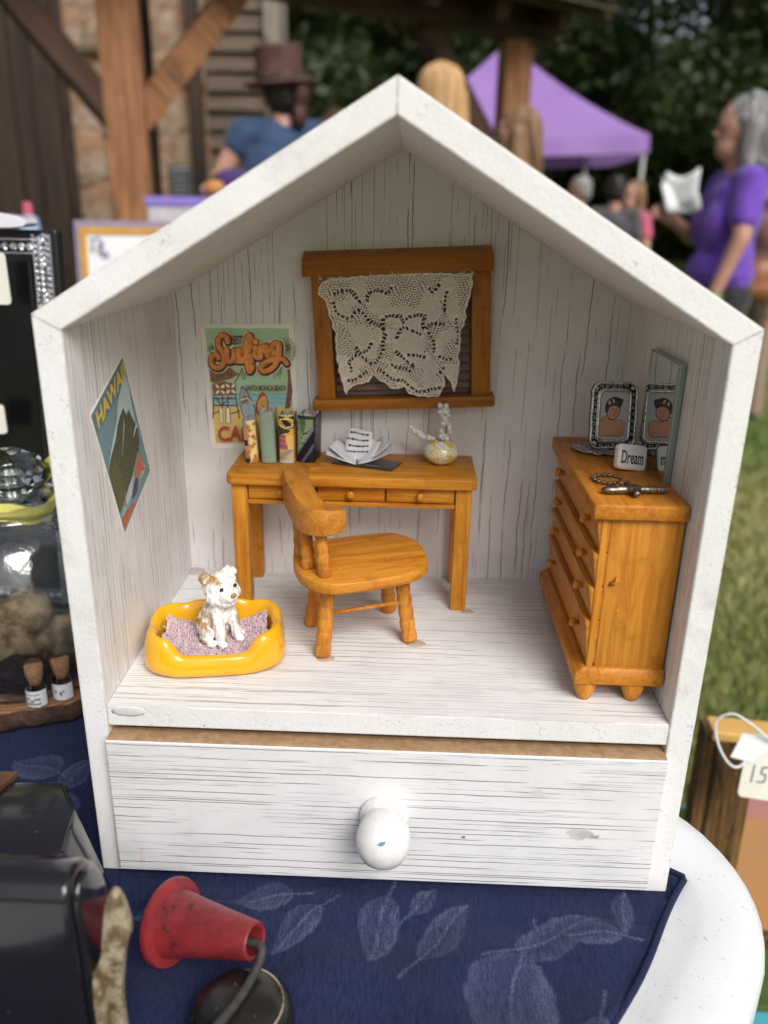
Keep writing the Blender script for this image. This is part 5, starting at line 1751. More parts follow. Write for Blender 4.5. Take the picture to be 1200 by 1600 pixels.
P.poly(hvs([(415, 500), (385, 575), (365, 650), (352, 745), (305, 900), (292, 1000), (387, 1338), (500, 1060), (548, 880), (580, 770), (560, 650), (505, 575), (470, 520), (450, 562)]), srgb(58, 62, 38), 4)
P.poly(hvs([(335, 900), (300, 1010), (387, 1330), (440, 1200), (400, 1000)]), srgb(74, 80, 40), 5)
P.poly(hvs([(420, 560), (412, 760), (405, 950), (418, 800), (432, 640)]), srgb(120, 150, 150), 6)
P.poly(hvs([(545, 600), (520, 680), (512, 740), (540, 660), (556, 640)]), srgb(176, 200, 210), 6)
P.poly(hvs([(500, 1060), (560, 860), (640, 975), (437, 1490), (390, 1345)]), srgb(104, 156, 168), 5)
P.poly(hvs([(470, 1130), (520, 1030), (500, 1190), (410, 1370)]), srgb(176, 190, 190), 6)
for q in range(7):
    P.line(hvs([(340 + 22 * q, 960 - 20 * q), (352 + 18 * q, 1100), (385 + 8 * q, 1250 - 14 * q)]), .0003, srgb(88, 96, 52), 6.5, 4)
P.disc(*hv_(556, 815), .0018, .0026, srgb(52, 34, 30), 9)
P.poly(smooth_loop(hvs([(575, 838), (545, 930), (520, 1075), (560, 1075), (592, 985), (610, 1010), (632, 1000), (640, 985), (600, 960), (590, 880)])), srgb(196, 90, 56), 10)
P.poly(smooth_loop(hvs([(530, 1062), (566, 1060), (562, 1170), (512, 1245), (500, 1225), (508, 1180)])), srgb(70, 50, 76), 11)
P.poly(hvs([(402, 1372), (515, 1250), (530, 1275), (450, 1425), (432, 1482), (412, 1420)]), srgb(178, 88, 46), 12)
P.poly(hvs([(430, 1170), (438, 1150), (440, 1230), (455, 1280), (435, 1290)]), srgb(190, 100, 70), 12)
P.disc(*hv_(296, 856), .0007, .0009, DBR, 12)
P.poly(hvs([(625, 960), (642, 978), (600, 1075), (590, 1060)]), srgb(214, 180, 110), 9)
vs_, fs_ = text_fit('HAWAII', 0, 1, 0, 1, .035)
YEL = srgb(214, 190, 58)
P.raw([(-HWU / 2 + .003 + (HWU - .006) * a + .0016 * b, HHV / 2 - .0103 + .0085 * b) for a, b in vs_], fs_, YEL, 14)
P.build('hawaii_print', hp, mm @ Matrix.Translation((0, 0, .00024)))

# ================================================================== desk
desk = thing('toy_desk', 'orange pine toy desk with three drawers against the back panel', 'desk', (0, 0, ZF))
DZ = .0860
X0, X1, Y0, Y1 = -.0988, .0483, .1105, .1632
obj('desk_top', prism([(X0 + .003, Y0), (X1 - .003, Y0), (X1, Y0 + .003), (X1, Y1), (X0, Y1), (X0, Y0 + .003)], DZ - .0066, DZ, 'z', .0010, 2), M_PX, desk, 50)
for x in (-.0965, .0362):
    for y in (.1142, .1535):
        obj('leg', box(x, x + .0094, y, y + .0094, .0, DZ - .0064, .0008), M_PZ, desk, 40)
obj('side_apron', box(-.0945, -.0900, .1236, .1535, DZ - .0195, DZ - .0064), M_PX, desk)
obj('side_apron', box(.0385, .0430, .1236, .1535, DZ - .0195, DZ - .0064), M_PX, desk)
obj('apron', box(-.0871, .0362, .1185, .1215, DZ - .0190, DZ - .0064), M_WINX, desk)
obj('lower_rail', box(-.0871, .0362, .1148, .1190, DZ - .0196, DZ - .0170, .0006), M_PX, desk, 40)
for k in range(3):
    xa = -.0866 + k * .0410
    dr = obj('drawer', box(xa, xa + .0402, .1156, .1190, DZ - .0165, DZ - .0070, .0007), M_PX, desk, 40)
    obj('knob', lathe([(.0022, .0), (.0016, .0008), (.0018, .0016), (.0026, .0028), (.0025, .0038), (.0015, .0046), (0, .0048)], 14, (xa + .0201, .1157, DZ - .0118), (0, -1, 0)), M_PZ, dr, True)

# ================================================================== chair
CHC, CHA = Vector((-.0184, .0815)), R_(22.6)
chair = thing('toy_chair', 'turned-leg pine toy chair with curved low back before the desk', 'chair', (CHC.x, CHC.y, ZF), (0, 0, CHA))
def cl(x, y):
    d = Matrix.Rotation(-CHA, 2) @ (Vector((x, y)) - CHC)
    return (d.x, d.y)
M_CH = pine('chair_pine', 'x', (.55, .225, .028, 1), (.38, .12, .012, 1), (.62, .29, .045, 1), seed=9)
M_CHZ = pine('chair_turning', 'z', (.50, .19, .025, 1), (.30, .08, .010, 1), (.60, .28, .05, 1), seed=12)
seat = [cl(*p) for p in ((-.0566, .0887), (-.0540, .0700), (-.0474, .0526), (-.0326, .0425), (-.0164, .0469), (.0103, .0593), (.0200, .0720), (.0204, .0800), (.0174, .1021), (.0100, .1140), (-.0011, .1211), (-.0209, .1143), (-.0430, .1054), (-.0520, .1000))]
SZ = .0490
bm = prism(smooth_loop(seat, 2), SZ - .0066, SZ, 'z', .0010, 2)
obj('seat', bm, M_CH, chair, 50)
def turned(a, b, r, beads, seg=14):
    a, b = Vector(a), Vector(b)
    L = (b - a).length
    prof = []
    n = beads * 8
    for i in range(n + 1):
        t = i / n
        s = abs(math.sin(t * math.pi * beads))
        prof.append((r * (.86 + .15 * s ** .7) * (1.08 - .16 * t), t * L))
    prof[0] = (prof[0][0] * .7, 0)
    prof = [(0, 0)] + prof
    return lathe(prof, seg, a, b - a)
feet = [cl(-.0364, .0537), cl(.0115, .0741), cl(-.0471, .0894), cl(-.0014, .1108)]
tops = [(f[0] * .80, f[1] * .74) for f in feet]
for f, tq in zip(feet, tops):
    obj('leg', turned((f[0], f[1], .0004), (tq[0], tq[1], SZ - .005), .0043, 6), M_CHZ, chair, True)
def lerp3(i, h):
    f, tq = feet[i], tops[i]
    return (f[0] + (tq[0] - f[0]) * h, f[1] + (tq[1] - f[1]) * h, h * (SZ - .005))
obj('stretcher', tube([lerp3(0, .56), lerp3(1, .56)], .0013, 8), M_CHZ, chair, True)
obj('stretcher', tube([lerp3(2, .56), lerp3(3, .56)], .0013, 8), M_CHZ, chair, True)
# crest rail: a curved block, arms turned forward
cen = [cl(*p) for p in ((-.0270, .0600), (-.0350, .0550), (-.0430, .0610), (-.0500, .0790), (-.0555, .0985), (-.0580, .1160), (-.0545, .1270), (-.0470, .1320))]
cen = spline(cen, 6)
n = len(cen)
vs, fs = [], []
for i, p in enumerate(cen):
    a_ = Vector(cen[max(0, i - 1)])
    b_ = Vector(cen[min(n - 1, i + 1)])
    d_ = (b_ - a_).normalized()
    nn = Vector((-d_.y, d_.x))
    t = i / (n - 1)
    w = .0062 + .0012 * math.sin(math.pi * t)
    zt = .0872 + .0022 * math.sin(math.pi * t) - .0010 * math.cos(math.pi * 2 * t)
    zb2 = .0735 + .0006 * math.cos(math.pi * 4 * t)
    for s, z in ((-.92, zb2), (-1.0, zb2 + .0014), (-1.0, zt - .0016), (-.86, zt), (.86, zt), (1.0, zt - .0016), (1.0, zb2 + .0014), (.92, zb2)):
        q = Vector(p) + nn * w * s
        vs.append((q.x, q.y, z))
for i in range(n - 1):
    for k in range(8):
        fs.append((i * 8 + k, i * 8 + (k + 1) % 8, (i + 1) * 8 + (k + 1) % 8, (i + 1) * 8 + k))
fs += [tuple(range(8)), tuple(range((n - 1) * 8, n * 8))]
cr = obj('crest_rail', bm_new(vs, fs), pine('crest_pine', 'y', (.50, .20, .03, 1), (.33, .11, .014, 1), (.56, .25, .045, 1), seed=21), chair, 35)
for bpos, tpos in (((-.0345, .0535), (-.0375, .0575)), ((-.0445, .0640), (-.0470, .0680)), ((-.0510, .0800), (-.0530, .0860)), ((-.0530, .0960), (-.0565, .1050))):
    b_, t__ = cl(*bpos), cl(*tpos)
    obj('spindle', turned((b_[0], b_[1], SZ - .001), (t__[0], t__[1], .0745), .0036, 4), M_CHZ, chair, True)

# ================================================================== things on the desk
DT = ZF + DZ
def book(label, x, y, w, d, h, rotz, tilt, paint, pages=True, curve=.5):
    """upright book, rounded spine to the front; paint(u, v) colours the cover, u across the spine, v up"""
    b = thing('toy_book', label, 'book', (x, y, DT + .0002), (0, tilt, rotz), group='miniature books standing on the desk')
    path = []
    for i in range(5):
        path.append((-w / 2, d * (1 - i / 5) * .9 + w * curve * .5))
    for i in range(17):
        a = math.pi * (1 + i / 16)
        path.append((w / 2 * math.cos(a), w * curve * .5 + w * curve * .5 * math.sin(a)))
    for i in range(1, 6):
        path.append((w / 2, w * curve * .5 + d * (i / 5) * .9))
    ln = [0]
    for p, q in zip(path, path[1:]):
        ln.append(ln[-1] + math.dist(p, q))
    NV = 44
    vs, fs, cols = [], [], []
    for j in range(NV + 1):
        for i, p in enumerate(path):
            vs.append((p[0], p[1], h * j / NV))
    m = len(path)
    spine0, spine1 = ln[5], ln[20]
    for j in range(NV):
        for i in range(m - 1):
            fs.append((j * m + i, j * m + i + 1, (j + 1) * m + i + 1, (j + 1) * m + i))
            uu = ((ln[i] + ln[i + 1]) / 2 - spine0) / (spine1 - spine0)
            cols.append(paint(uu, (j + .5) / NV))
    me = bpy.data.meshes.new('cover')
    me.from_pydata(vs, [], fs)
    ca_ = me.color_attributes.new('ink', 'FLOAT_COLOR', 'CORNER')
    buf = []
    for c in cols:
        buf += list(c) * 4
    ca_.data.foreach_set('color', buf)
    o = obj('cover', me, M_COVER, b, True)
    md = o.modifiers.new('t', 'SOLIDIFY')
    md.thickness = .0005
    md.offset = -1
    # crumpled pages showing at the top
    rnd = random.Random(int(w * 1e6) + int(h * 1e5))
    for q in range(5):
        xx = -w / 2 + .0012 + (w - .0024) * q / 4
        top = h + rnd.uniform(-.0005, .0026)
        vs, fs = [], []
        for i in range(7):
            yy = w * curve * .35 + (d * .85) * i / 6
            wob = .0005 * math.sin(i * 1.7 + q * 2)
            tz = top + .0012 * math.sin(i * 1.3 + q * 1.9) - .0004 * i
            vs += [(xx + wob - .00025, yy, .0008), (xx + wob * 2 - .0002 + .0006 * math.sin(q * 3), yy, tz), (xx + wob * 2 + .0002 + .0006 * math.sin(q * 3), yy, tz), (xx + wob + .00025, yy, .0008)]
        for i in range(6):
            for k_ in range(3):
                fs.append((i * 4 + k_, i * 4 + k_ + 1, i * 4 + k_ + 5, i * 4 + k_ + 4))
        fs += [(0, 1, 2, 3), (24, 25, 26, 27)]
        pyd('page_sheaf', vs, fs, M_PAGE, b, True)
    return b
t_ = NT('glossy_book_cover')
t_.set(Base_Color=t_.attr('ink'), Roughness=.3)
M_COVER = t_.m
M_PAGE = plain('white_pages', (.66, .66, .68, 1), .7, c2=(.5, .5, .53, 1), scale=300)
rnd = random.Random(12)
spots = [(rnd.uniform(.35, 1.1), rnd.uniform(0, .95)) for _ in range(24)]
def p1_(u, v):
    if u < .34 + .12 * math.sin(v * 3.0 + .4):
        if abs(v - .47) < .07 and abs(u - .22) < .16:
            return srgb(30, 22, 24)
        if v > .82:
            return srgb(150, 148, 146)
        if v < .12:
            return srgb(60, 45, 50)
        return srgb(200, 142, 104) if v > .3 else srgb(178, 122, 100)
    for a, b in spots:
        r2 = ((u - a) / .11) ** 2 + ((v - b) / .045) ** 2
        if .25 < r2 < 1:
            return srgb(176, 110, 36)
        if r2 <= .25:
            return srgb(214, 160, 70)
    return srgb(238, 210, 150)
def p2_(u, v):
    k_ = .93 + .1 * rnd.random()
    c = srgb(142, 160, 142)
    return (c[0] * k_, c[1] * k_, c[2] * k_, 1)
def p3_(u, v):
    if v > .97:
        return srgb(216, 188, 120)
    if v > .72:
        q = math.hypot((u - .55) / .5, (v - .84) / .10)
        if .8 < q < 1.05:
            return srgb(226, 206, 150)
        return srgb(30, 30, 24) if math.sin(u * 9 + v * 22) < .35 else srgb(196, 150, 60)
    if v > .58:
        return srgb(44, 62, 48) if u < .5 + .3 * math.sin(v * 30) else srgb(224, 176, 84)
    if v > .30:
        if u < .62 - .5 * (v - .3):
            return srgb(186, 108, 110) if math.sin(v * 60 + u * 5) > -.3 else srgb(140, 66, 92)
        return srgb(232, 190, 104)
    if v > .06:
        q = v - .3 * u
        if q > .08:
            return srgb(226, 196, 124) if math.sin(q * 120) > -.6 else srgb(120, 100, 80)
        if q > -.02:
            return srgb(150, 152, 140)
        return srgb(206, 178, 130)
    return srgb(190, 190, 184)
def p4_(u, v):
    q = v - .62 * u
    if v > .93:
        return srgb(40, 46, 40)
    if q > .17:
        if v > .62 and abs(u - .35) < .16 * (v - .55) / .3:
            return srgb(74, 104, 66)
        if (abs(math.sin(u * 9 + v * 7)) < .10 or abs(math.sin(v * 18 - u * 4)) < .12) and v < .75:
            return srgb(28, 32, 30)
        if u > .9:
            return srgb(34, 40, 44)
        return srgb(136, 152, 120)
    if q > .11:
        return srgb(92, 112, 150)
    if abs(q + .22) < .05:
        return srgb(74, 92, 126)
    return srgb(16, 18, 22)
book('cream spotted book at the left end of the toy desk', -.0872, .1335, .0076, .016, .0262, R_(6), R_(-3), p1_)
book('plain sage green book second from the left on the desk', -.0770, .1330, .0088, .017, .0315, R_(2), R_(-1.5), p2_)
book('book with pink and yellow abstract spine between two greens', -.0662, .1335, .0090, .017, .0300, R_(0), R_(0), p3_)
book('dark green and black patterned book at the right of the row', -.0553, .1372, .0108, .018, .0290, R_(-8), R_(1.5), p4_, curve=.3)

# open booklet with curling pages
ob = thing('open_booklet', 'black-covered booklet with curling white pages open on the desk', 'booklet', (-.0195, .1395, DT + .0004), (0, 0, R_(-14)))
obj('cover', prism([(-.018, -.0085), (.021, -.0115), (.0225, .0065), (-.0175, .0105)], 0, .0008, 'z'), NT('black_card').set(Base_Color=(.035, .035, .04, 1), Roughness=.3), ob)
M_LEAFP = plain('booklet_paper', (.74, .74, .77, 1), .6, c2=(.66, .66, .70, 1), scale=150)
def leafpage(name, w, h, curl, base_z, rot, yofs, ink=None, steps=14):
    """page rising from the fold and curling"""
    vs, fs = [], []
    for i in range(steps + 1):
        t = i / steps
        ang = curl[0] + (curl[1] - curl[0]) * t
        if i == 0:
            x, z = 0, 0
        else:
            x += w / steps * math.cos(ang)
            z += w / steps * math.sin(ang)
        for j in range(7):
            y = (j / 6 - .5) * h
            vs.append((x, y * (1 - .10 * t) + yofs + .0012 * math.sin(t * 3) * (j / 6), base_z + z + .0008 * math.sin(j * .9 + t * 4) * t))
    for i in range(steps):
        for j in range(6):
            fs.append((i * 7 + j, (i + 1) * 7 + j, (i + 1) * 7 + j + 1, i * 7 + j + 1))
    o = pyd(name, vs, fs, M_LEAFP, ob, True)
    o.rotation_euler = (0, 0, rot)
    o.location = (-.004, -.001, .0012)
    md = o.modifiers.new('t', 'SOLIDIFY')
    md.thickness = .00012
    return vs, o
leafpage('page', .0195, .017, (R_(172), R_(152)), .0, R_(12), 0)
leafpage('page', .0180, .017, (R_(165), R_(134)), .0006, R_(-4), 0)
leafpage('page', .0240, .016, (R_(4), R_(36)), .0002, R_(22), 0)
leafpage('page', .0215, .016, (R_(10), R_(50)), .0007, R_(34), 0)
vv_, po = leafpage('page', .0165, .017, (R_(20), R_(66)), .0008, R_(62), -.001)
vv2, po2 = leafpage('page', .0190, .0165, (R_(30), R_(92)), .0011, R_(98), -.0005)
# brush-like writing on the standing page: short strokes following the page's surface
bm = bmesh.new()
rnd = random.Random(6)
def psurf(t, s):
    i = min(13.999, t * 14)
    j = min(5.999, s * 6)
    a, b = int(i), int(j)
    f, g_ = i - a, j - b
    q = lambda p, r: Vector(vv2[p * 7 + r])
    return q(a, b) * (1 - f) * (1 - g_) + q(a + 1, b) * f * (1 - g_) + q(a, b + 1) * (1 - f) * g_ + q(a + 1, b + 1) * f * g_
for row in range(4):
    s = .14
    while s < .86:
        L_ = rnd.uniform(.05, .13)
        t0 = .88 - row * .2
        for k_ in range(3):
            p0, p1 = psurf(t0 + .03 * math.sin(k_ * 3 + s * 30), s + L_ * k_ / 3), psurf(t0 + .03 * math.sin((k_ + 1) * 3 + s * 30), s + L_ * (k_ + 1) / 3)
            nrm = Vector((-.8, 0, .45))
            tube([p0 + nrm * .0002, p1 + nrm * .0002], .00042, 4, bm)
        s += L_ + rnd.uniform(.02, .06)
ik = obj('handwriting', bm, M_DARK, ob, True)
ik.rotation_euler = po2.rotation_euler
ik.location = po2.location
P = Print()
for i in range(6):
    P.rect(.004 + i * .0016, -.0072, .0050 + i * .0016, -.0060, (.5, .5, .5, 1), 1)
P.build('cover_lettering', ob, Matrix.Translation((0, 0, .0009)) @ Matrix.Rotation(R_(-4), 4, 'Z'))

# vase with two beaded sprigs
t_ = NT('white_yellow_swirl_glass')
sw = t_.noise(95, 2, .5, None, 2.2)
t_.set(Base_Color=t_.mix(t_.step(t_.math('ABSOLUTE', t_.math('SUBTRACT', sw, .5)), .035, .07, 1, 0), (.76, .74, .68, 1), (.66, .52, .035, 1)), Roughness=.12, Coat_Weight=.6)
vase = thing('glass_vase', 'squat white glass vase with yellow swirls on the desk', 'vase', (.0279, .1445, DT))
vase.scale = (1.22, 1.22, 1.10)
obj('body', lathe([(0, .0), (.0045, .0002), (.0068, .0018), (.0088, .0048), (.0092, .0072), (.0080, .0104), (.0058, .0124), (.0044, .0130), (.0046, .0138), (.0038, .0136), (.0036, .012), (0, .010)], 32, cap=False), t_.m, vase, True)
M_BEAD = plain('white_bead', (.80, .79, .78, 1), .35)
M_WIRE = plain('dark_wire', (.02, .03, .02, 1), .4)
bead_me = bpy.data.meshes.new('bead')
bm = bmesh.new()
bmesh.ops.create_icosphere(bm, subdivisions=2, radius=1)
bm.to_mesh(bead_me)
bm.free()
bead_me.materials.append(M_BEAD)
bead_me.polygons.foreach_set('use_smooth', [True] * len(bead_me.polygons))
def sprig(label, pts, n, spread, seed, start):
    rnd = random.Random(seed)
    s = thing('flower_sprig', label, 'sprig', (.0279, .1445, DT + .012), group='beaded sprigs in the vase')
    path = spline(pts, 8)
    obj('stem', tube(path, .00045, 6), M_WIRE, s, True)
    for i in range(n):
        t = start + (1 - start) * (i / (n - 1))
        p = Vector(path[int(t * (len(path) - 1))])
        o = link(bpy.data.objects.new('bead', bead_me), s)
        k_ = spread * (1.15 - .35 * t)
        o.location = p + Vector((rnd.uniform(-1, 1), rnd.uniform(-1, .6), rnd.uniform(-1, 1))) * k_
        o.scale = (rnd.uniform(.0013, .0019),) * 3
sprig('upright sprig of white beads in the vase', [(0, 0, 0), (.002, 0, .006), (.0025, -.001, .013), (.001, -.001, .020), (-.0005, 0, .025)], 34, .0026, 1, .12)
sprig('bent sprig of white beads leaning left from the vase', [(0, 0, 0), (-.004, -.001, .0025), (-.010, -.002, .005), (-.0155, -.002, .0075), (-.0195, -.001, .0100)], 17, .0012, 2, .30)

# ================================================================== dog bed, mat, dog
t_ = NT('yellow_glazed_plastic')
t_.set(Base_Color=t_.mix(t_.step(t_.noise(25, 3, .5), .3, .7), (.80, .43, .012, 1), (.76, .38, .009, 1)), Roughness=.16, Subsurface_Weight=.15, Subsurface_Radius=(.004, .002, .0005), Subsurface_Scale=1.0, Coat_Weight=.3)
M_BED = t_.m
bed = thing('toy_dog_bed', 'glossy yellow toy dog bed with a lowered front edge', 'dog bed', (-.0950, .0545, ZF + .0003), (0, 0, R_(10)))
def sq(a, hx, hy, e):
    c_, s_ = math.cos(a), math.sin(a)
    return hx * math.copysign(abs(c_) ** e, c_), hy * math.copysign(abs(s_) ** e, s_)
NA = 96
def rimh(a):
    x, y = sq(a, 1, 1, .55)
    h = .0215
    # lowered front, scallops at the back and sides
    if y < -.3:
        f = 1 / (1 + math.exp((abs(x) - .62) * 22))
        h = h - .0100 * f
    h -= .0016 * math.exp(-((abs(x) - .55) / .13) ** 2) * (y > .3)
    h -= .0024 * math.exp(-((y - .05) / .25) ** 2) * (abs(x) > .8)
    return h
secs = [(1.00, 0.0), (1.02, .12), (1.01, .55), (.97, .86), (.93, .97), (.885, 1.0), (.84, .96), (.80, .80), (.775, .45), (.75, .16), (.70, .12)]
vs = []
for f, z in secs:
    for i in range(NA):
        a = 2 * math.pi * i / NA
        x, y = sq(a, .0372 * f, .0272 * f + (f - 1) * .006, .55)
        vs.append((x, y, rimh(a) * z if z > .12 or f > .8 else .0026))
fs = [(k * NA + i, k * NA + (i + 1) % NA, (k + 1) * NA + (i + 1) % NA, (k + 1) * NA + i) for k in range(len(secs) - 1) for i in range(NA)]
fs += [tuple(range((len(secs) - 1) * NA, len(secs) * NA)), tuple(range(NA - 1, -1, -1))]
bo = pyd('shell', vs, fs, M_BED, bed, True)
md = bo.modifiers.new('s', 'SUBSURF')
md.levels = md.render_levels = 1

rnd = random.Random(31)
mat_ = thing('fluffy_mat', 'pink and lilac looped fluffy mat lying in the dog bed', 'mat', (-.0950, .0545, ZF + .003), (0, 0, R_(10)))
t_ = NT('pink_chenille')
t_.set(Base_Color=t_.mix(t_.step(t_.noise(330, 2, .6), .35, .65), (.72, .52, .52, 1), (.48, .36, .43, 1)), Roughness=.9, Sheen_Weight=.4)
M_CHEN = t_.m
def mth(x, y):
    # sags between the rims, rides up at left and right
    return .0032 + .0075 * min(1, abs(x) / .028) ** 3 + .003 * math.exp(-((y - .012) / .008) ** 2)
pp_ = [(x / 1000, y / 1000, mth(x / 1000, y / 1000)) for x in range(-27, 28, 2) for y in range(-17, 18, 2)]
gn, gm = 28, 18
pyd('backing', pp_, [(i * gm + j, (i + 1) * gm + j, (i + 1) * gm + j + 1, i * gm + j + 1) for i in range(gn - 1) for j in range(gm - 1)], M_CHEN, mat_, True)
bm = bmesh.new()
for k in range(1500):
    x, y = rnd.uniform(-.0275, .0275), rnd.uniform(-.0175, .0175)
    z = mth(x, y)
    a = rnd.uniform(0, 6.283)
    L_ = rnd.uniform(.0009, .0016)
    hgt_ = rnd.uniform(.0012, .0026)
    dx, dy = math.cos(a) * L_, math.sin(a) * L_
    tube([(x, y, z - .0003), (x + dx * .4, y + dy * .4, z + hgt_), (x + dx, y + dy, z + hgt_ * .8), (x + dx * 1.2, y + dy * 1.2, z)], .00033, 4, bm, False)
lp = obj('loops', bm, M_CHEN, mat_, True)
lp['kind'] = 'stuff'

t_ = NT('painted_dog')
v_ = t_.attr('ink')
fur = t_.noise(1, 3, .6, t_.map((1100, 1100, 420)))
dc = t_.mix(v_, (.80, .78, .76, 1), t_.mix(t_.step(fur, .3, .7), (.52, .36, .16, 1), (.27, .17, .06, 1)))
t_.set(Base_Color=dc, Roughness=.38)
t_.bump(fur, .5, .0007)
M_DOG = t_.m
DA = R_(-42)      # the dog looks to the right and towards the front
dog = thing('toy_dog', 'small white and tan toy terrier sitting in the yellow bed', 'dog figurine', (-.0940, .0580, ZF + .0078), (0, 0, DA))
bm = bmesh.new()
E_ = lambda c, r, rot=(0, 0, 0): ellipsoid(bm, c, r, rot)
C_ = lambda a, ra, b, rb: capsule(bm, a, ra, b, rb)
# body: haunches low at the back, chest upright
E_((-.0045, 0, .0084), (.0102, .0104, .0086))
C_((-.004, 0, .010), .0090, (.0020, 0, .0215), .0074)
E_((.0035, 0, .0165), (.0056, .0062, .0078))
for s in (-1, 1):
    E_((-.0015, s * .0078, .0065), (.0075, .0036, .0062), (0, .3, 0))          # thigh
    C_((-.002, s * .0090, .0022), .0026, (.0065, s * .0098, .0018), .0023)       # hind paw
    C_((.0045, s * .0044, .0185), .0036, (.0080, s * .0050, .0085), .0028)       # fore leg
    C_((.0080, s * .0050, .0085), .0028, (.0088, s * .0054, .0022), .0026)
    E_((.0108, s * .0056, .0018), (.0036, .0027, .0019))
C_((-.011, .001, .006), .0026, (-.0155, .003, .0098), .0015)                    # tail
C_((.002, 0, .020), .0062, (.003, 0, .0275), .0060)                             # neck
E_((.0030, 0, .0322), (.0092, .0098, .0080))                                    # skull
E_((.0100, 0, .0295), (.0056, .0060, .0048))                                    # muzzle
E_((.0085, 0, .0255), (.0050, .0064, .0036))                                    # beard
E_((.0060, .0065, .0285), (.0040, .0036, .0048))
E_((.0060, -.0065, .0285), (.0040, .0036, .0048))
for s in (-1, 1):
    E_((.0005, s * .0072, .0378), (.0032, .0036, .0036), (s * -.6, 0, 0))      # ears
    E_((.0030, s * .0086, .0385), (.0026, .0030, .0020), (s * -.6, .4, 0))
me = fuse(bm, .00062, 2)
push(me, lambda c: .00085 * (mnoise.noise(Vector((c.x * 620, c.y * 620, c.z * 190))) + .5 * mnoise.noise(Vector((c.x * 1200, c.y * 1200, c.z * 420)))))
ca_ = me.color_attributes.new('ink', 'FLOAT_COLOR', 'POINT')
buf = []
def sm_(x, a, b):
    x = max(0, min(1, (x - a) / (b - a)))
    return x * x * (3 - 2 * x)
for v in me.vertices:
    p = v.co
    n_ = .5 * mnoise.noise(Vector(p) * 260) + .3 * mnoise.noise(Vector(p) * 700)
    w = 0
    # tan saddle down the dog's near side, the near ear, spots on the feet
    w = max(w, sm_(-(p.y) / .0066 + n_, .95, 1.35) * sm_(p.z, .006, .011) * (1 - sm_(p.z, .024, .028)) * (1 - sm_(p.x, .004, .008)))
    w = max(w, sm_(-p.x / .008 + n_ * .8, .85, 1.25) * (1 - sm_(p.z, .025, .030)))
    w = max(w, sm_(p.z, .0350, .0375) * sm_(-p.y, .0015, .0045) * sm_(n_ + .75, .4, .7))
    w = max(w, sm_(-p.y + n_ * .002, .0065, .0085) * (1 - sm_(p.z, .002, .004)) * sm_(.006 - p.x, 0, .003))
    w = max(w, sm_(p.y, .004, .006) * sm_(p.x, .006, .008) * sm_(p.z, .008, .010) * (1 - sm_(p.z, .014, .018)) * sm_(n_ + .5, .3, .6))
    buf += [w, w, w, 1]
ca_.data.foreach_set('color', buf)
obj('body', me, M_DOG, dog, True)
M_EYE = NT('black_gloss').set(Base_Color=(.006, .005, .005, 1), Roughness=.1)
for s in (-1, 1):
    bm = bmesh.new()
    ellipsoid(bm, (.01085, s * .0043, .0340), (.0008, .0012, .0011))
    obj('eye', bm, M_EYE, dog, True)
bm = bmesh.new()
ellipsoid(bm, (.0153, 0, .0308), (.0010, .0019, .0014))
obj('nose', bm, plain('tan_nose', (.42, .24, .10, 1), .4), dog, True)

# ================================================================== dresser
dres = thing('toy_dresser', 'orange pine toy dresser with tilted drawers by the right wall', 'dresser', (0, 0, ZF))
M_DRY = pine('dresser_pine_y', 'y', (.52, .20, .025, 1), (.36, .11, .010, 1), (.58, .25, .04, 1), seed=14)
M_DRZ = pine('dresser_pine_z', 'z', (.55, .215, .026, 1), (.36, .10, .009, 1), (.64, .29, .05, 1), seed=15, scale=.7)
TZ = .1068          # top of the dresser above the house floor
RX = HI - .0004
obj('dresser_top', prism([(.0936, .0150), (RX, .0150), (RX, .1375), (.0936, .1375)], TZ - .0078, TZ, 'z', .0012, 2), M_DRY, dres, 50)
obj('carcass', box(.1030, RX - .0006, .0182, .1345, .0195, TZ - .0076, .0004), M_DRZ, dres, 40)
obj('front_stile', box(.0988, .1022, .0180, .0215, .0200, TZ - .0076, .0006), M_DRZ, dres, 40)
obj('front_stile', box(.0988, .1022, .1310, .1345, .0200, TZ - .0076, .0006), M_DRZ, dres, 40)
obj('plinth', bev(bm_new([(.0932, .0155, .0115), (RX, .0155, .0115), (RX, .1390, .0115), (.0932, .1390, .0115),
                          (.0932, .0155, .0172), (RX, .0155, .0172), (RX, .1390, .0172), (.0932, .1390, .0172),
                          (.0972, .0172, .0206), (RX, .0172, .0206), (RX, .1375, .0206), (.0972, .1375, .0206)],
    [(0, 1, 2, 3), (0, 1, 5, 4), (1, 2, 6, 5), (2, 3, 7, 6), (3, 0, 4, 7), (4, 5, 9, 8), (5, 6, 10, 9), (6, 7, 11, 10), (7, 4, 8, 11), (8, 9, 10, 11)]), .0009, 2), M_DRY, dres, 40)
zs = [.0998, .0815, .0636, .0458, .0270]
for k in range(4):
    zt, zb2 = zs[k], zs[k + 1] if k < 3 else .0215
    yn, yf = .0186, .1338
    d_ = obj('drawer', bev(bm_new([(.0962, yn, zt - .0006), (.0962, yf, zt - .0006), (.0990, yf, zb2 + .0002), (.0990, yn, zb2 + .0002),
                                   (.1035, yn, zt), (.1035, yf, zt), (.1035, yf, zb2 + .0004), (.1035, yn, zb2 + .0004)],
        [(0, 1, 2, 3), (4, 5, 6, 7), (0, 1, 5, 4), (1, 2, 6, 5), (2, 3, 7, 6), (3, 0, 4, 7)]), .0005, 2), M_DRY, dres, 40)
    for yk in (.0375, .1120):
        obj('knob', lathe([(.0014, 0), (.0013, .0012), (.0022, .0022), (.0025, .0034), (.0021, .0046), (0, .0050)], 14, (.0976, yk, (zt + zb2) / 2 + .001), (-1, 0, .12)), M_DRZ, d_, True)
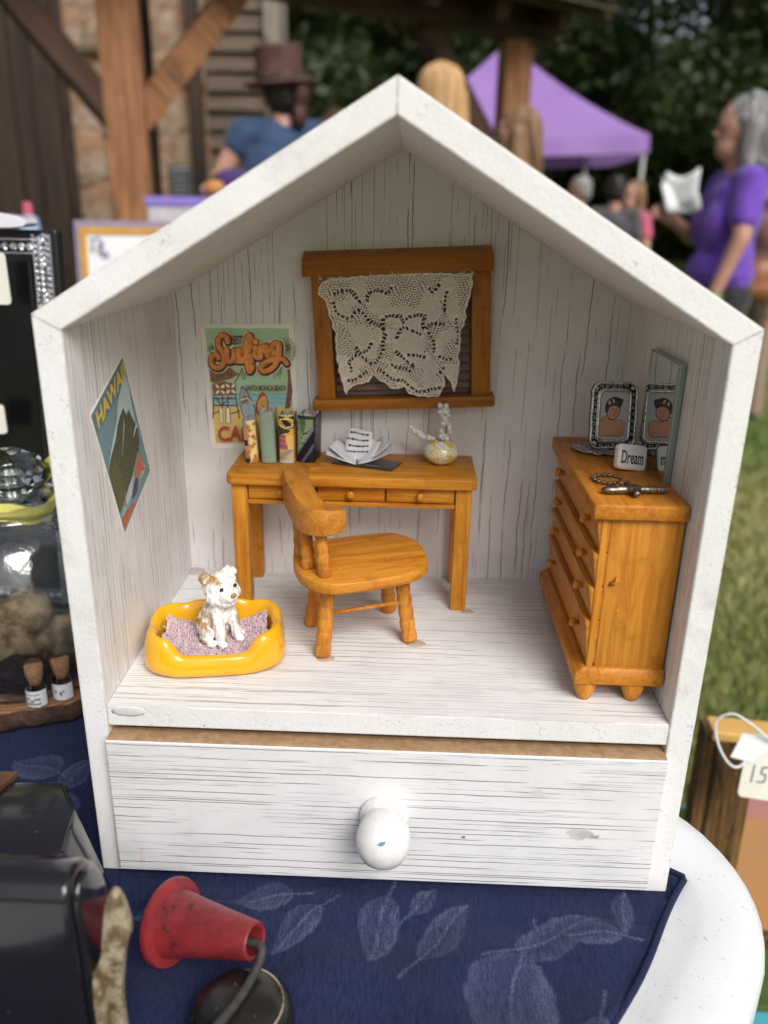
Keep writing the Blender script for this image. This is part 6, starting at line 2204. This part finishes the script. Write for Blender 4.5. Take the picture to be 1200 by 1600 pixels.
for x, y in ((.1005, .0225), (.1245, .0225), (.1005, .1315), (.1245, .1315)):
    obj('foot', lathe([(.0052, .0118), (.0060, .0102), (.0056, .0082), (.0058, .0070), (.0042, .0030), (.0032, .0006), (0, .0003)], 20, (x, y, 0), (0, 0, 1)), M_DRZ, dres, True)
# torn chip of veneer on the side panel
obj('side_catch', tube([(.1062, .0178, .0660), (.1078, .0160, .0672), (.1092, .0172, .0690)], [.0013, .0008, .0016], 7), M_DRZ, dres, True)

# ================================================================== things on the dresser
QZ = ZF + TZ
t_ = NT('mirror_silver')
M_MIR = t_.set(Base_Color=(.74, .77, .75, 1), Metallic=1.0, Roughness=.015)
M_GEDGE = NT('green_glass_edge').set(Base_Color=(.26, .31, .29, 1), Roughness=.08, Specular_IOR_Level=.8)
mir = thing('mirror_slab', 'thick bare mirror glass leaning against the right wall', 'mirror', (0, 0, QZ), (0, 0, 0))
mx0, mx1, my0, my1, mz1 = .1341, RX, .0490, .0985, .0590
obj('glass_slab', box(mx0, mx1, my0, my1, .0, mz1, .0003), M_GEDGE, mir, 40)
obj('mirror_face', box(mx0 - .0003, mx0 - .0001, my0 + .0008, my1 - .0006, .0008, mz1 - .0006), M_MIR, mir)
obj('glint_strip', box(mx0 + .0002, mx0 + .0011, my0 - .0003, my0 - .0001, .0008, mz1 - .0008), NT('edge_glint').set(Base_Color=(.45, .52, .49, 1), Roughness=.15, Metallic=.6), mir)  # glint along the near glass edge, put in as a paler strip

# ornate photo frame
FA = R_(-8)
pfm = thing('photo_frame', 'tiny silver scrollwork photo frame standing on the dresser', 'photo frame', (.1205, .1040, QZ + .0022), (R_(-10), R_(1.5), R_(10)))
FWD, FHT = .0268, .0368
t_ = NT('antique_silver')
ag = t_.noise(700, 3, .6)
t_.set(Base_Color=t_.mix(t_.step(ag, .4, .65), (.72, .70, .67, 1), (.34, .32, .30, 1)), Metallic=.9, Roughness=.3)
M_ASIL = t_.m
M_BLKEN = NT('black_enamel').set(Base_Color=(.010, .010, .012, 1), Roughness=.35)
def wavy(w, h, r, amp):
    p = rrect(w, h, r, 8)
    q = []
    for i in range(len(p)):
        (x0, z0), (x1, z1) = p[i], p[(i + 1) % len(p)]
        n = max(1, int(math.dist((x0, z0), (x1, z1)) / .0012))
        for k_ in range(n):
            q.append((x0 + (x1 - x0) * k_ / n, z0 + (z1 - z0) * k_ / n))
    return [(x * (1 + amp * math.cos(6 * math.atan2(z, x))), z * (1 + amp * math.cos(6 * math.atan2(z, x)))) for x, z in q]
def lift(poly, dz):
    return [(x, z + dz) for x, z in poly]
obj('back_plate', prism(lift(wavy(FWD, FHT, .006, .012), FHT / 2), -.0008, .0012, 'y', .0003, 2), M_BLKEN, pfm)
def rimtube(poly, y, r, name, m):
    pts = [(x, y, z) for x, z in poly]
    return obj(name, tube(pts + pts[:2], r, 6, None, False), m, pfm, True)
rimtube(lift(wavy(FWD - .0012, FHT - .0012, .0055, .012), FHT / 2), -.0012, .0008, 'outer_rim', M_ASIL)
rimtube(lift(wavy(.0180, .0278, .0035, .0), FHT / 2), -.0014, .0008, 'inner_rim', M_ASIL)
rimtube(lift(wavy(.0196, .0295, .004, .0), FHT / 2), -.0011, .0004, 'inner_rim', M_ASIL)
bm = bmesh.new()
path = lift(wavy(.0232, .0330, .005, .01), FHT / 2)
acc = 0
last = None
flip = 1
for i in range(len(path)):
    x, z = path[i]
    if last is None or math.dist(last, (x, z)) > .0034:
        nx, nz = path[(i + 1) % len(path)]
        a = math.atan2(nz - z, nx - x)
        pts = []
        for k_ in range(12):
            q = k_ / 11
            rad = .0013 * (1 - .75 * q)
            th = a + flip * (q * 6.5 - 1.2)
            pts.append((x + rad * math.cos(th), -.0011, z + rad * math.sin(th)))
        tube(pts, .00026, 5, bm)
        last = (x, z)
        flip = -flip
obj('scrollwork', bm, M_ASIL, pfm, True)
for sx in (-1, 1):
    for sz in (-1, 1):
        bm = bmesh.new()
        ellipsoid(bm, (sx * .0105, -.0011, FHT / 2 + sz * .0150), (.0013, .0005, .0013), (0, .78, 0), 1)
        obj('corner_stud', bm, M_ASIL, pfm, True)
obj('easel_leg', box(-.003, .003, .0008, .0016, .0, .026), M_BLKEN, pfm).rotation_euler = (R_(-16), 0, 0)
# picture: bare-chested man drawn in flat inks
def pv(X_, Y_):      # coordinates in the enlarged view
    return ((X_ - 562) * .0000872 * 1.0, (568 - Y_) * .0000872 + FHT / 2)
P = Print()
SKN, SKD, INK, HLT = srgb(222, 158, 128), srgb(160, 100, 78), srgb(26, 22, 24), srgb(196, 194, 200)
P.poly(lift(rrect(.0176, .0272, .003), FHT / 2), srgb(206, 202, 206), 1)
pm = lambda pts: [pv(*p) for p in pts]
body = [(455, 695), (458, 640), (470, 590), (500, 570), (530, 565), (545, 590), (580, 592), (620, 592), (642, 610), (640, 660), (625, 705), (560, 700), (500, 700)]
P.poly(smooth_loop(pm(body), 1), INK, 2)
P.poly(smooth_loop([((x - pv(548, 645)[0]) * .965 + pv(548, 645)[0], (y - pv(548, 645)[1]) * .965 + pv(548, 645)[1]) for x, y in pm(body)], 1), SKN, 3)
P.poly(smooth_loop(pm([(512, 560), (500, 530), (503, 490), (525, 460), (560, 446), (592, 456), (622, 462), (614, 498), (602, 518), (600, 530), (560, 500), (530, 512)]), 1), INK, 4)
P.poly(smooth_loop(pm([(512, 545), (528, 506), (560, 498), (606, 512), (602, 556), (582, 584), (556, 600), (540, 590), (530, 600), (520, 570)]), 1), INK, 4.5)
P.poly(smooth_loop(pm([(518, 545), (532, 512), (560, 502), (600, 516), (597, 554), (579, 580), (558, 592), (540, 584), (534, 592), (524, 568)]), 1), SKN, 5)
P.poly(pm([(520, 480), (530, 470), (540, 495), (524, 500)]), HLT, 6)
P.poly(pm([(545, 462), (556, 460), (566, 485), (552, 488)]), HLT, 6)
for pts in ([(545, 522), (560, 528)], [(575, 535), (588, 530)], [(568, 535), (570, 552), (562, 555)], [(556, 568), (572, 566)], [(490, 605), (515, 615)], [(560, 615), (585, 600)], [(595, 665), (615, 680), (600, 695)], [(470, 600), (500, 595)], [(500, 695), (560, 690), (600, 700)]):
    P.line(pm(pts), .00022, INK, 8, 0)
for q in ((516, 636), (568, 680), (552, 526), (580, 533)):
    P.disc(*pv(*q), .0002, .0002, INK, 9)
P.build('picture', pfm, Matrix.Translation((0, -.00095, 0)) @ Matrix.Rotation(R_(90), 4, 'X'))

# silvery doily
dl = thing('silver_doily', 'crumpled silvery lace doily under the photo frame', 'doily', (.1140, .1060, QZ + .0003), (0, 0, R_(-12)))
t_ = NT('silver_lace')
dn = t_.noise(900, 3, .7)
t_.set(Base_Color=t_.mix(t_.step(dn, .4, .6), (.55, .52, .52, 1), (.24, .21, .21, 1)), Metallic=.35, Roughness=.35)
t_.bump(dn, .8, .0008)
vs, fs = [], []
NR, NQ = 9, 72
for i in range(NR):
    for j in range(NQ):
        a = 2 * math.pi * j / NQ
        r = i / (NR - 1)
        sc2 = 1 + .06 * math.sin(a * 12) * r ** 3
        vs.append((.0150 * r * sc2 * math.cos(a), .0120 * r * sc2 * math.sin(a), .0016 * (1 - .3 * r) + .0006 * math.sin(a * 12 + r * 5) * r + .0006 * mnoise.noise(Vector((math.cos(a) * r * 4, math.sin(a) * r * 4, 1)))))
keepf = []
for i in range(NR - 1):
    for j in range(NQ):
        if i in (3, 6) and j % 3 == 0:
            continue
        if i == 5 and j % 4 == 1:
            continue
        fs.append((i * NQ + j, i * NQ + (j + 1) % NQ, (i + 1) * NQ + (j + 1) % NQ, (i + 1) * NQ + j))
o = pyd('lace', vs, fs, t_.m, dl, True)
md = o.modifiers.new('t', 'SOLIDIFY')
md.thickness = .0006

# Dream tile
dt_ = thing('dream_tile', 'cream ceramic tile bead lettered Dream on the dresser', 'tile', (.1225, .0700, QZ), (R_(-16), R_(8), R_(12)))
dt_.scale = (1.08, 1.08, 1.08)
M_CER = NT('cream_ceramic').set(Base_Color=(.90, .885, .84, 1), Roughness=.15, Coat_Weight=.5)
obj('block', bev(prism(lift(rrect(.0152, .0124, .0022, 5), .0064), -.0026, .0026, 'y'), .0012, 3), M_CER, dt_, 50)
P = Print()
vs_, fs_ = text_fit('Dream', -.0060, .0054, .0032, .0094, .018)
P.raw(vs_, fs_, (.01, .01, .012, 1), 1)
# serifs
for x0_, z0_, w0_ in ((-.0056, .0036, .0015), (-.0056, .0088, .0013), (-.0030, .0036, .0012), (.0031, .0036, .001), (.0050, .0036, .001)):
    P.rect(x0_ - w0_ / 2, z0_ - .00015, x0_ + w0_ / 2, z0_ + .00025, (.01, .01, .012, 1), 2)
P.build('lettering', dt_, Matrix.Translation((0, -.00272, 0)) @ Matrix.Rotation(R_(90), 4, 'X'))
bm = lathe([(.0007, 0), (.0007, .0002)], 10, (.0074, 0, .0064), (1, 0, 0))
obj('hole', bm, M_DARK, dt_)

# metal cross charm and ball chain
M_PEW = plain('old_pewter', (.30, .26, .21, 1), .32, .9, c2=(.12, .10, .08, 1), scale=500, bump=.4, bscale=900)
cx = thing('cross_charm', 'pewter cross charm lying near the dresser edge', 'charm', (.1155, .0310, QZ + .0003), (0, 0, R_(4)))
cx.scale = (1.05, 1.3, 1.3)
prof = [(0, -.0150), (.0012, -.0148), (.0022, -.0135), (.0024, -.0105), (.0018, -.0085), (.0020, -.007)]
bm = bmesh.new()
ellipsoid(bm, (-.0105, 0, .0016), (.0052, .0020, .0016))
capsule(bm, (-.012, 0, .0016), .0017, (.0, 0, .0017), .0015)
capsule(bm, (0, 0, .0017), .0015, (.0140, .0004, .0015), .0013)
for k in range(6):
    ellipsoid(bm, (.0062 + k * .0016, .0002, .0017), (.0007, .0019, .0018), (0, 0, 0), 1)
capsule(bm, (-.001, -.0042, .0015), .0015, (-.0008, .0066, .0017), .0013)
ellipsoid(bm, (-.001, 0, .0020), (.0036, .0030, .0019))
ellipsoid(bm, (-.0008, .0070, .0017), (.0019, .0013, .0015), (0, 0, 0), 1)
ellipsoid(bm, (-.001, -.0046, .0016), (.0019, .0013, .0015), (0, 0, 0), 1)
obj('cross', fuse(bm, .00035, 1), M_PEW, cx, True)
bc = thing('ball_chain', 'short curl of pewter ball chain behind the cross charm', 'chain', (.1075, .0510, QZ + .0012))
ball = bpy.data.meshes.new('chain_ball')
bm = bmesh.new()
bmesh.ops.create_icosphere(bm, subdivisions=2, radius=.00118)
bm.to_mesh(ball)
bm.free()
ball.materials.append(M_PEW)
ball.polygons.foreach_set('use_smooth', [True] * len(ball.polygons))
cpts = spline([(.0068, .0030, 0), (.0030, .0060, 0), (-.0020, .0062, 0), (-.0062, .0036, 0), (-.0072, -.0010, 0), (-.0050, -.0052, 0), (-.0006, -.0074, 0), (.0028, -.0080, .001), (.0030, -.0120, .0018)], 8)
obj('link_wire', tube(cpts, .0003, 5), M_PEW, bc, True)
acc, last = 0, None
for p in cpts:
    if last is None or math.dist(p, last) > .0025:
        o = link(bpy.data.objects.new('chain_ball', ball), bc)
        o.location = p
        last = p

bpy.data.scenes.remove(TS)
